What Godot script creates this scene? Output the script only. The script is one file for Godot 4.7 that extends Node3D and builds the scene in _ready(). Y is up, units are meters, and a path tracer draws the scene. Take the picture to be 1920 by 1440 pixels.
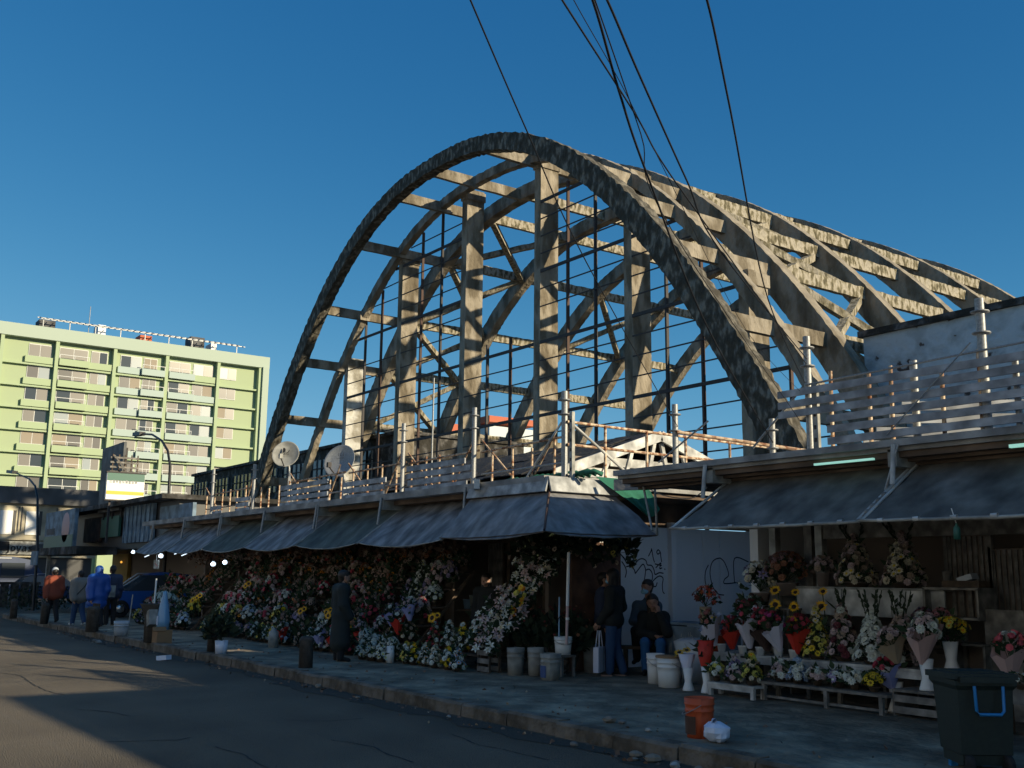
extends Node3D
# Flower market street below the bare concrete vault of a market hall. x runs along the street, -z into the block, y up.

var rng := RandomNumberGenerator.new()
var M := {}
var names := {}
var heads := {}

# ---------------------------------------------------------------- mesh builder
class MB:
	var st := SurfaceTool.new()
	func _init(smooth := false):
		st.begin(Mesh.PRIMITIVE_TRIANGLES)
		st.set_smooth_group(0 if smooth else -1)
	func col(c: Color):
		st.set_color(c)
	func sm(on: bool):
		st.set_smooth_group(0 if on else -1)
	func t(a: Vector3, b: Vector3, c: Vector3):
		st.add_vertex(a); st.add_vertex(c); st.add_vertex(b)
	func q(a: Vector3, b: Vector3, c: Vector3, d: Vector3):
		t(a, b, c); t(a, c, d)
	func box(c: Vector3, s: Vector3, bs := Basis.IDENTITY):
		var h := s * 0.5
		var p := []
		for i in 8:
			p.append(c + bs * Vector3(h.x * (1 if i & 1 else -1), h.y * (1 if i & 2 else -1), h.z * (1 if i & 4 else -1)))
		q(p[4], p[5], p[7], p[6]); q(p[1], p[0], p[2], p[3])
		q(p[5], p[1], p[3], p[7]); q(p[0], p[4], p[6], p[2])
		q(p[6], p[7], p[3], p[2]); q(p[0], p[1], p[5], p[4])
	func beam(a: Vector3, b: Vector3, w: float, h: float, up := Vector3.UP):
		var z := (b - a).normalized()
		if absf(z.dot(up)) > 0.98:
			up = Vector3.RIGHT
		var x := up.cross(z).normalized()
		box((a + b) * 0.5, Vector3(w, h, a.distance_to(b)), Basis(x, z.cross(x), z))
	func tube(pts: Array, r, n := 6, caps := true):
		var rings := []
		for i in pts.size():
			var d: Vector3 = (pts[mini(i + 1, pts.size() - 1)] - pts[maxi(i - 1, 0)]).normalized()
			var u := d.cross(Vector3.UP if absf(d.y) < 0.9 else Vector3.RIGHT).normalized()
			var v := u.cross(d)
			var rr: float = r[i] if r is Array else r
			var ring := []
			for k in n:
				var a := TAU * k / n
				ring.append(pts[i] + (u * cos(a) + v * sin(a)) * rr)
			rings.append(ring)
		for i in pts.size() - 1:
			for k in n:
				var k2 := (k + 1) % n
				q(rings[i][k2], rings[i][k], rings[i + 1][k], rings[i + 1][k2])
		if caps:
			for k in range(1, n - 1):
				t(rings[0][0], rings[0][k], rings[0][k + 1])
				var e: Array = rings[-1]
				t(e[0], e[k + 1], e[k])
	func lathe(o: Vector3, prof: Array, n := 14, sx := 1.0, sz := 1.0):
		for i in prof.size() - 1:
			var a: Vector2 = prof[i]
			var b: Vector2 = prof[i + 1]
			for k in n:
				var p := TAU * k / n
				var p2 := TAU * (k + 1) / n
				var a1 := o + Vector3(cos(p) * a.x * sx, a.y, sin(p) * a.x * sz)
				var a2 := o + Vector3(cos(p2) * a.x * sx, a.y, sin(p2) * a.x * sz)
				var b1 := o + Vector3(cos(p) * b.x * sx, b.y, sin(p) * b.x * sz)
				var b2 := o + Vector3(cos(p2) * b.x * sx, b.y, sin(p2) * b.x * sz)
				if a.x > 0.0005:
					t(a2, a1, b1)
				if b.x > 0.0005:
					t(a2, b1, b2)
	func done() -> ArrayMesh:
		st.generate_normals()
		return st.commit()

func numbered(s: String) -> String:
	names[s] = names.get(s, -1) + 1
	return s if names[s] == 0 else "%s_%03d" % [s, names[s]]

func tag(o: Node, label: String, category: String, group := "", kind := "") -> Node:
	o.set_meta("label", label)
	if category: o.set_meta("category", category)
	if group: o.set_meta("group", group)
	if kind: o.set_meta("kind", kind)
	return o

func thing(called: String, label: String, category: String, at := Vector3.ZERO, yaw := 0.0, group := "") -> Node3D:
	var o := Node3D.new()
	o.name = numbered(called)
	add_child(o)
	o.position = at
	o.rotation.y = yaw
	tag(o, label, category, group)
	return o

func obj(called: String, mesh: Mesh, m: Material, parent: Node = self) -> MeshInstance3D:
	var o := MeshInstance3D.new()
	o.name = numbered(called) if parent == self else called
	o.mesh = mesh
	o.material_override = m
	parent.add_child(o, true)
	return o

func stuff(called: String, mesh: Mesh, m: Material, parent: Node = self) -> MeshInstance3D:
	var o := obj(called, mesh, m, parent)
	o.set_meta("kind", "stuff")
	return o

func struct(called: String, mesh: Mesh, m: Material) -> MeshInstance3D:
	var o := obj(called, mesh, m)
	o.set_meta("kind", "structure")
	return o

func bx(called: String, c: Vector3, s: Vector3, m: Material, parent: Node = self, bs := Basis.IDENTITY) -> MeshInstance3D:
	var b := MB.new()
	b.box(c, s, bs)
	return obj(called, b.done(), m, parent)

func bm(called: String, a: Vector3, c: Vector3, w: float, h: float, m: Material, parent: Node = self, up := Vector3.UP) -> MeshInstance3D:
	var b := MB.new()
	b.beam(a, c, w, h, up)
	return obj(called, b.done(), m, parent)

func tb(called: String, pts: Array, r, m: Material, parent: Node = self, n := 7) -> MeshInstance3D:
	var b := MB.new(true)
	b.tube(pts, r, n, false)
	b.sm(false)
	return obj(called, b.done(), m, parent)

func lt(called: String, o: Vector3, prof: Array, m: Material, parent: Node = self, n := 14) -> MeshInstance3D:
	var b := MB.new(true)
	b.lathe(o, prof, n)
	return obj(called, b.done(), m, parent)

func dup(root: Node3D, at: Vector3, yaw: float, sc := Vector3.ONE, label := "", group := "") -> Node3D:
	var r: Node3D = root.duplicate()
	r.name = numbered(str(root.name).rstrip("0123456789").trim_suffix("_"))
	add_child(r)
	r.position = at
	r.rotation.y = yaw
	r.scale = sc
	if label: r.set_meta("label", label)
	if group: r.set_meta("group", group)
	return r

# ---------------------------------------------------------------- materials
func lin(r: float, g: float, b: float) -> Color:
	return Color(r, g, b).linear_to_srgb()

func noise_tex(freq: float, octaves: int, lo: float, hi: float, sd: int, size := 512, kind := FastNoiseLite.TYPE_SIMPLEX_SMOOTH, pts := []) -> NoiseTexture2D:
	var n := FastNoiseLite.new()
	n.seed = sd
	n.noise_type = kind
	n.frequency = freq
	n.fractal_octaves = octaves
	n.fractal_type = FastNoiseLite.FRACTAL_FBM
	var t := NoiseTexture2D.new()
	t.width = size
	t.height = size
	t.seamless = true
	t.noise = n
	var g := Gradient.new()
	if pts.is_empty():
		g.set_color(0, Color(lo, lo, lo))
		g.set_color(1, Color(hi, hi, hi))
	else:
		g.offsets = PackedFloat32Array(pts.map(func(p): return p[0]))
		g.colors = PackedColorArray(pts.map(func(p): return p[1]))
	t.color_ramp = g
	return t

func normal_tex(freq: float, octaves: int, strength: float, sd: int, size := 512) -> NoiseTexture2D:
	var n := FastNoiseLite.new()
	n.seed = sd
	n.frequency = freq
	n.fractal_octaves = octaves
	var t := NoiseTexture2D.new()
	t.width = size
	t.height = size
	t.seamless = true
	t.noise = n
	t.as_normal_map = true
	t.bump_strength = strength
	return t

func mat(key: String, c: Color, rough := 0.9, tex: Texture2D = null, tscale := 1.0, nrm: Texture2D = null, nscale := 1.0) -> StandardMaterial3D:
	var m := StandardMaterial3D.new()
	m.resource_name = key
	m.albedo_color = c
	m.roughness = rough
	if tex or nrm:
		m.uv1_triplanar = true
		m.uv1_world_triplanar = true
		m.uv1_scale = Vector3.ONE * tscale
	if tex:
		m.albedo_texture = tex
	if nrm:
		m.normal_enabled = true
		m.normal_texture = nrm
		m.normal_scale = nscale
	M[key] = m
	return m

func make_materials():
	var g := func(v, w := 1.0, b := 1.0): return Color(v, v * w, v * b)
	var stain := noise_tex(0.006, 6, 0.3, 1.0, 3, 512, FastNoiseLite.TYPE_SIMPLEX_SMOOTH, [[0.0, g.call(0.52, .97, .9)], [0.38, g.call(0.74, .98, .94)], [0.52, g.call(0.9)], [0.75, g.call(1.0)], [1.0, g.call(0.84, .99, .95)]])
	var mould := noise_tex(0.02, 7, 0.3, 1.0, 9, 512, FastNoiseLite.TYPE_SIMPLEX_SMOOTH, [[0.0, g.call(0.4, .98, .92)], [0.45, g.call(0.52, .98, .92)], [0.58, g.call(0.64)], [0.68, g.call(0.84)], [0.8, g.call(1.0)], [1.0, g.call(.7)]])
	var moss := noise_tex(0.014, 6, 0.3, 1.0, 19, 512, FastNoiseLite.TYPE_SIMPLEX_SMOOTH, [[0.0, g.call(0.4, .97, .82)], [0.36, g.call(0.64, .98, .86)], [0.48, g.call(0.84, .99, .94)], [0.62, g.call(1.0)], [1.0, g.call(0.85)]])
	var fine := noise_tex(0.05, 4, 0.7, 1.0, 5)
	var speck := noise_tex(0.35, 2, 0.35, 1.0, 7, 512, FastNoiseLite.TYPE_SIMPLEX, [[0.0, g.call(0.45)], [0.45, g.call(0.66)], [0.6, g.call(0.78)], [0.72, g.call(1.0, .98, .92)], [1.0, g.call(1.0, .98, .92)]])
	var blotch := noise_tex(0.008, 4, 0.55, 1.0, 21)
	var peel := noise_tex(0.011, 6, 0.2, 1.0, 33, 512, FastNoiseLite.TYPE_SIMPLEX_SMOOTH, [[0.0, Color(.3, .2, .17)], [0.14, Color(.45, .38, .35)], [0.17, Color(.8, .8, .8)], [0.5, Color(.95, .95, .95)], [0.86, Color(.9, .91, .92)], [0.9, Color(.62, .62, .62)], [1.0, Color(.5, .5, .5)]])
	var rustt := noise_tex(0.03, 5, 0.2, 1.0, 41, 256, FastNoiseLite.TYPE_SIMPLEX_SMOOTH, [[0.0, Color(.44, .28, .2)], [0.42, Color(.58, .42, .33)], [0.52, Color(.86, .81, .74)], [1.0, Color(1, 1, 1)]])
	var tarp := noise_tex(0.012, 6, 0.42, 1.0, 51)
	var bump := normal_tex(0.03, 5, 6.0, 61)
	var gravel := normal_tex(0.16, 3, 12.0, 63)
	var soft := normal_tex(0.01, 4, 5.0, 65)
	var shingle := noise_tex(0.02, 3, 0.6, 1.0, 71)
	mat("concrete", lin(.315, .275, .215), .95, stain, .12, bump, .9)
	M.concrete.uv1_scale = Vector3(.22, .09, .22)
	mat("concrete_mould", lin(.225, .205, .165), .95, mould, .3, bump, 1.2)
	M.concrete_mould.uv1_scale = Vector3(.26, .13, .26)
	mat("concrete_mossy", lin(.36, .325, .26), .95, moss, .22, bump, 1.2)
	M.concrete_mossy.uv1_scale = Vector3(.4, .2, .4)
	mat("concrete_pale", lin(.55, .54, .5), .92, stain, .15, bump, .6)
	mat("kerb", lin(.19, .16, .125), .95, stain, .5, bump, 1.0)
	mat("sidewalk", lin(.5, .415, .3), .95, blotch, .3, bump, .7)
	mat("asphalt", lin(.33, .275, .205), .95, speck, .55, gravel, .9)
	mat("crack", lin(.018, .018, .018), .9)
	mat("patch", lin(.10, .10, .095), .95, speck, .7, gravel, .8)
	mat("slab", lin(.42, .42, .41), .85, blotch, .3, bump, .4)
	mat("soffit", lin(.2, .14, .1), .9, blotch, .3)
	mat("white_wall", lin(.74, .76, .77), .85)
	mat("peeling", lin(.55, .62, .66), .9, peel, .14, bump, .6)
	mat("old_wall", lin(.13, .125, .12), .95, mould, .1, bump, .8)
	mat("white", lin(.78, .78, .76), .6)
	mat("white_paint", lin(.74, .74, .71), .7, blotch, .6)
	mat("dirty_white", lin(.5, .5, .46), .8, blotch, .7)
	mat("plastic_white", lin(.72, .74, .74), .4)
	mat("galv", lin(.42, .43, .43), .5, fine, 1.0)
	M.galv.metallic = 0.35
	mat("rusty", lin(.72, .62, .5), .8, rustt, .9)
	mat("dark_steel", lin(.035, .03, .03), .7)
	mat("rust_steel", lin(.07, .04, .03), .8)
	mat("fence", lin(.50, .52, .55), .6, blotch, .6)
	M.asphalt.vertex_color_use_as_albedo = true
	M.sidewalk.vertex_color_use_as_albedo = true
	mat("gutter", lin(.06, .05, .036), .95, fine, 1.2, bump, 1.0)
	mat("tarp_grey", lin(.2, .2, .19), .8, tarp, .35, soft, .8)
	mat("tarp_green", lin(.19, .22, .19), .8, tarp, .35, soft, .8)
	mat("tarp_blue", lin(.42, .42, .43), .75, tarp, .4, soft, .8)
	mat("tarp_dark", lin(.25, .24, .215), .85, tarp, .35, soft, .6)
	mat("tarp_white", lin(.66, .68, .68), .7, tarp, .5, soft, .6)
	mat("green_net", lin(.02, .17, .11), .9, fine, 3.0)
	mat("brown_board", lin(.16, .08, .05), .85, blotch, .5)
	mat("wood", lin(.13, .09, .06), .85, blotch, 1.0)
	mat("wood_grey", lin(.3, .28, .25), .85, blotch, 1.0)
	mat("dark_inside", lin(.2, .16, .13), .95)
	mat("blue_panel", lin(.22, .33, .44), .7, blotch, .4)
	mat("shingles", lin(.035, .035, .038), .9, shingle, .8, bump, 1.0)
	mat("graffiti", lin(.012, .014, .03), .8)
	mat("apt_green", lin(.34, .42, .26), .85)
	mat("apt_wall", lin(.325, .395, .245), .85)
	mat("apt_pale", lin(.36, .43, .36), .85)
	mat("apt_balcony", lin(.36, .44, .41), .85)
	mat("frame_white", lin(.55, .56, .55), .6)
	mat("glass", lin(.05, .06, .07), .12)
	mat("glass_grey", lin(.16, .15, .135), .3)
	mat("glass_blue", lin(.24, .28, .30), .3)
	mat("glass_dim", lin(.10, .095, .09), .25)
	mat("curtain", lin(.28, .24, .19), .8)
	mat("curtain_white", lin(.7, .7, .66), .8)
	mat("curtain_red", lin(.3, .06, .06), .8)
	mat("beige", lin(.62, .56, .42), .85, blotch, .1)
	mat("grey_band", lin(.14, .14, .145), .8, blotch, .1)
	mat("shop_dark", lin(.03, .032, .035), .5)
	mat("sign_green", lin(.03, .12, .09), .5)
	mat("sign_yellow", lin(.75, .45, .05), .6)
	mat("sign_grey", lin(.16, .17, .175), .7, blotch, .3)
	mat("print_dark", lin(.01, .01, .01), .7)
	mat("pole_black", lin(.015, .015, .016), .5)
	mat("lamp_rust", lin(.16, .07, .035), .8)
	mat("wire", lin(.008, .008, .01), .6)
	mat("red_roof", lin(.45, .12, .06), .8)
	mat("sky_wall", lin(.55, .6, .6), .8)
	mat("facade", lin(.66, .7, .74), .85)
	mat("bollard", lin(.085, .075, .065), .95, stain, 1.0, bump, 1.0)
	mat("car_blue", lin(.02, .10, .36), .3)
	mat("car_silver", lin(.45, .47, .5), .3)
	M.car_silver.metallic = 0.5
	mat("bus_blue", lin(.03, .05, .11), .3)
	mat("tyre", lin(.02, .02, .02), .9)
	mat("chrome", lin(.5, .5, .5), .25)
	M.chrome.metallic = 0.8
	mat("cart_blue", lin(.015, .13, .42), .5)
	mat("yellow_wall", lin(.28, .19, .04), .8)
	mat("cardboard", lin(.26, .16, .085), .9)
	mat("bin_green", lin(.022, .032, .024), .6, fine, .8)
	mat("handle_blue", lin(.015, .2, .5), .45)
	mat("orange", lin(.5, .085, .025), .55)
	mat("red_paper", lin(.55, .035, .02), .6)
	mat("paper_white", lin(.62, .63, .74), .7)
	mat("paper_lavender", lin(.32, .36, .68), .7)
	mat("paper_pink", lin(.55, .38, .36), .75)
	mat("paper_kraft", lin(.36, .28, .19), .8)
	mat("paper_dark", lin(.05, .03, .025), .7)
	mat("bag_plastic", lin(.62, .7, .85), .4)
	mat("clear_plastic", lin(.4, .45, .5), .3)
	mat("bottle_blue", lin(.18, .36, .55), .25)
	mat("stone", lin(.22, .19, .15), .95)
	mat("pot", lin(.2, .16, .14), .85)
	mat("basket", lin(.08, .055, .035), .9)
	mat("leaf", lin(.022, .048, .018), .8)
	mat("leaf_dark", lin(.02, .035, .016), .8)
	mat("dry", lin(.16, .1, .07), .9)
	mat("label_red", lin(.3, .03, .025), .6)
	mat("label_blue", lin(.03, .07, .2), .6)
	mat("light_panel", lin(.6, .75, .7), .4)
	M.light_panel.emission_enabled = true
	M.light_panel.emission = Color(.7, 1.0, .9)
	M.light_panel.emission_energy_multiplier = 0.35
	mat("bulb", lin(.9, .95, 1.0), .3)
	M.bulb.emission_enabled = true
	M.bulb.emission = Color(.85, .93, 1.0)
	M.bulb.emission_energy_multiplier = 1.3
	mat("bulb_warm", lin(.9, .7, .3), .3)
	M.bulb_warm.emission_enabled = true
	M.bulb_warm.emission = Color(1.0, .7, .25)
	M.bulb_warm.emission_energy_multiplier = 0.9
	mat("petal", Color(1, 1, 1), .75)
	M.petal.vertex_color_use_as_albedo = true
	mat("skin", lin(.36, .2, .14), .6)
	mat("hair", lin(.012, .009, .008), .6)
	mat("hair_brown", lin(.03, .02, .014), .6)
	mat("eye", lin(.02, .015, .012), .3)
	mat("lip", lin(.25, .08, .07), .6)
	mat("mask", lin(.25, .5, .66), .8)
	mat("coat_dark", lin(.014, .021, .022), .9)
	mat("jacket_black", lin(.01, .012, .012), .85)
	mat("jacket_navy", lin(.02, .032, .07), .85)
	mat("jacket_orange", lin(.21, .045, .022), .85)
	mat("top_grey", lin(.2, .19, .17), .9)
	mat("rain_blue", lin(.015, .075, .32), .5)
	mat("shirt_pink", lin(.3, .19, .18), .9)
	mat("cardigan", lin(.06, .09, .12), .9)
	mat("jeans", lin(.02, .055, .13), .9)
	mat("jeans_bright", lin(.02, .1, .26), .9)
	mat("trousers_dark", lin(.014, .014, .016), .9)
	mat("shoe_dark", lin(.012, .012, .012), .6)
	mat("shoe_white", lin(.6, .62, .62), .6)
	mat("sole", lin(.3, .2, .16), .8)
	mat("cap", lin(.4, .45, .5), .8)

const SPACING := 6.1
const AX := -43.3

func arch_y(w: float) -> float:
	return 22.8 - 1.7 * pow(absf(w) / 8.4, 2.31)

func arch_w(y: float) -> float:
	return 8.4 * pow(maxf(22.8 - y, 0.0) / 1.7, 1.0 / 2.31)

func arch_n(w: float) -> Vector3:
	var s := -1.7 * 2.31 / 8.4 * pow(absf(w) / 8.4, 1.31) * signf(w)
	return Vector3(-s, 1, 0).normalized()

func arch_mesh(z: float, dz: float, t0: float, t1: float, jit: float, drop := 0.0) -> ArrayMesh:
	var b := MB.new()
	var ws := []
	var w := -27.6
	while w < 27.6:
		ws.append(w)
		var s := 1.7 * 2.31 / 8.4 * pow(absf(w) / 8.4, 1.31)
		w += 0.21 / sqrt(1.0 + s * s)
	ws.append(27.6)
	var prev := []
	for i in ws.size():
		w = ws[i]
		var n := arch_n(w)
		var p := Vector3(AX + w, arch_y(w), 0) - n * drop
		var t := t0 + (t1 - t0) * pow(absf(w) / 22.0, 1.5)
		var notch := jit * 0.9 if i % 3 == 0 else 0.0
		var o1 := p + n * (rng.randf_range(-jit, jit * .4) - notch)
		var o2 := p + n * (rng.randf_range(-jit, jit * .4) - notch)
		var i1 := p - n * (t + rng.randf_range(-jit, jit) * .7)
		var i2 := p - n * (t + rng.randf_range(-jit, jit) * .7)
		var z1 := z + dz * .5 + rng.randf_range(-.02, .02)
		var z2 := z - dz * .5 + rng.randf_range(-.02, .02)
		var cur := [Vector3(o1.x, o1.y, z1), Vector3(o2.x, o2.y, z2), Vector3(i2.x, i2.y, z2), Vector3(i1.x, i1.y, z1)]
		if prev.size():
			b.q(prev[0], cur[0], cur[1], prev[1])
			b.q(prev[1], cur[1], cur[2], prev[2])
			b.q(prev[2], cur[2], cur[3], prev[3])
			b.q(prev[3], cur[3], cur[0], prev[0])
		prev = cur
	return b.done()

func rough_beam(a: Vector3, c: Vector3, w: float, h: float, top_j: float, bot_j: float, seg: int) -> ArrayMesh:
	# a concrete beam whose edges have crumbled
	var b := MB.new()
	var d := (c - a).normalized()
	var x := Vector3.UP.cross(d).normalized() * (w * .5)
	var u := d.cross(x).normalized() * (h * .5)
	var prev := []
	for i in seg + 1:
		var p := a.lerp(c, float(i) / seg)
		var tt := u * (1.0 - rng.randf() * top_j / (h * .5))
		var bb := u * (1.0 - rng.randf() * bot_j / (h * .5))
		var cur := [p + x + tt, p - x + tt, p - x - bb, p + x - bb]
		if prev.size():
			for k in 4:
				var k2 := (k + 1) % 4
				b.q(prev[k], prev[k2], cur[k2], cur[k])
		else:
			b.q(cur[0], cur[1], cur[2], cur[3])
		prev = cur
	b.q(prev[3], prev[2], prev[1], prev[0])
	return b.done()

func build_vault():
	var v := thing("concrete_vault", "huge bare concrete market vault of parabolic arches without a roof, behind the flower stalls", "vault", Vector3.ZERO)
	for k in 6:
		var z := -26.0 - SPACING * k
		obj("arch", arch_mesh(z, 0.58, .76, 1.22, .045 if k == 0 else .014), M.concrete_mould if k == 0 else M.concrete, v)
	obj("arch", arch_mesh(-29.0, 0.4, .5, .6, .03, .1), M.concrete, v)
	var ws := [-21.6, -19.0, -16.3, -13.4, -8.9, -4.2, -0.6, 4.4, 8.4, 12.0, 14.65, 17.0, 19.6, 21.9]
	for k in 5:
		var z1 := -26.0 - SPACING * k - .3
		var z2 := z1 - SPACING + .6
		for w in ws:
			var n := arch_n(w)
			var p := Vector3(AX + w, arch_y(w), 0) - n * .36
			if k == 0:
				p -= n * .12
			var old: bool = k >= 1
			obj("purlin", rough_beam(p + Vector3(0, 0, z1), p + Vector3(0, 0, z2), .24, .58, .05 if old else .02, .02, 22 if old else 14), M.concrete_mossy if old else M.concrete, v)
	# diagonal bracing lies in the second and fourth bay of the roof
	for br in [[-21.6, -19.0, 1], [-19.0, -16.3, 1], [-16.3, -13.4, 1], [-13.4, -8.9, 1], [-8.9, -4.2, 1], [4.4, 8.4, 1], [8.4, 12.0, 1], [12.0, 14.65, 1], [14.65, 17.0, 1], [17.0, 19.6, 1], [19.6, 21.9, 1], [-13.4, -8.9, 3]]:
		var za: float = -26.0 - SPACING * br[2] - .3
		var zb: float = za - SPACING + .6
		for s in 2:
			var wa: float = br[0] if s == 0 else br[1]
			var wb: float = br[1] if s == 0 else br[0]
			var pa := Vector3(AX + wa, arch_y(wa), za) - arch_n(wa) * (.5 + .1 * s)
			var pb := Vector3(AX + wb, arch_y(wb), zb) - arch_n(wb) * (.5 + .1 * s)
			obj("brace", rough_beam(pa, pb, .34, .36, .05, .03, 16), M.concrete_mossy, v)
	# columns of the glazed end wall
	var cx := [-59.1, -52.35, -45.4, -38.75, -32.2, -25.7]
	for i in 6:
		var w: float = cx[i] - AX
		var top := arch_y(w) - .25
		obj("column", rough_beam(Vector3(cx[i], 0, -29.75), Vector3(cx[i] + .001, top, -29.75), 1.1, .52, .015, .015, 30), M.concrete_pale if i == 0 else M.concrete, v)
		bx("capital", Vector3(cx[i], top - .35, -29.75), Vector3(.66, .5, 1.22), M.concrete, v)
	# horizontal strut behind the columns
	# steel frame of the lost glazing
	var g := thing("steel_window_grid", "rusty steel glazing bars without glass between the tall columns of the vault", "window grid")
	var tops := [99.0, 99.0, 13.3, 20.2, 99.0, 99.0]
	for i in 6:
		var xa: float = cx[i] + .26
		var xb: float = cx[i + 1] - .26 if i < 5 else -21.9
		var nm := 2 if i < 5 else 1
		for k in nm:
			var x := lerpf(xa, xb, (k + 1.0) / (nm + 1.0))
			var yt := minf(arch_y(x - AX) - .55, tops[i])
			bx("mullion", Vector3(x, yt * .5, -29.3), Vector3(.1, yt, .14), M.rust_steel if (i + k) % 2 else M.dark_steel, g)
		for r in 22:
			var y := 4.6 + .89 * r
			if y > tops[i] + .1 or y > 21.4:
				break
			var lim := arch_w(y + .7)
			var x1 := maxf(xa, AX - lim)
			var x2 := minf(xb, AX + lim)
			if x2 - x1 < .3:
				continue
			var thick := r % 4 == 1
			if thick or rng.randf() > .06:
				var sag := 0.0 if thick else rng.randf_range(-.07, .03)
				bm("rail", Vector3(x1, y, -29.22), Vector3(x2, y + sag, -29.22), .07 if thick else .045, .15 if thick else .055, M.dark_steel, g)

func build_hall_walls():
	# the side aisles of the market hall, left and right of the vault
	var r := thing("white_aisle_building", "tall peeling white wall of the market aisle right of the vault", "building")
	bx("wall", Vector3(-3.2, 5.3, -38.0), Vector3(40, 10.6, 10.0), M.peeling, r)
	bx("parapet_cap", Vector3(-3.2, 10.72, -38.0), Vector3(40.3, .24, 10.3), M.old_wall, r)
	for x in [-17.0, -12.2]:
		var w := bx("window", Vector3(x + 1.0, 8.9, -32.97), Vector3(2.0, 2.2, .06), M.glass, r)
		for k in 3:
			bx("glazing_bar", Vector3(x + .12 + k * .88, 8.9, -32.9), Vector3(.1, 2.2, .1), M.old_wall, w)
		bx("sill", Vector3(x + 1.0, 7.74, -32.85), Vector3(2.3, .14, .3), M.peeling, w)
	var l := thing("grimy_aisle_building", "grimy grey market aisle with broken windows left of the vault", "building")
	bx("wall", Vector3(-78.5, 5.3, -38.0), Vector3(40, 10.6, 10.0), M.old_wall, l)
	bx("parapet_cap", Vector3(-78.5, 10.7, -38.0), Vector3(40.4, .22, 10.5), M.old_wall, l)
	for i in 7:
		var x := -96.6 + i * 5.4
		var w := bx("window", Vector3(x, 8.9, -32.96), Vector3(4.4, 1.9, .08), M.glass, l)
		for k in 6:
			bx("glazing_bar", Vector3(x - 2.1 + k * .84, 8.9, -32.88), Vector3(.07, 1.9, .08), M.dirty_white if k % 2 else M.old_wall, w)
		bx("glazing_bar", Vector3(x, 9.2, -32.87), Vector3(4.3, .07, .08), M.old_wall, w)
	var f := thing("hillside_house", "pale far house with a low red roof seen through the left columns", "house")
	bx("wall", Vector3(-146, 12.5, -96), Vector3(26, 24.6, 10), M.sky_wall, f)
	bx("roof", Vector3(-150, 25.6, -96), Vector3(11, 1.6, 9.6), M.red_roof, f)
	bx("roof", Vector3(-136.5, 26.0, -96), Vector3(6, 1.0, 9.4), M.red_roof, f)
	for k in 5:
		bx("window", Vector3(-156.5 + k * 5, 22.6, -90.9), Vector3(2.2, 1.5, .2), M.glass, f)

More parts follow.
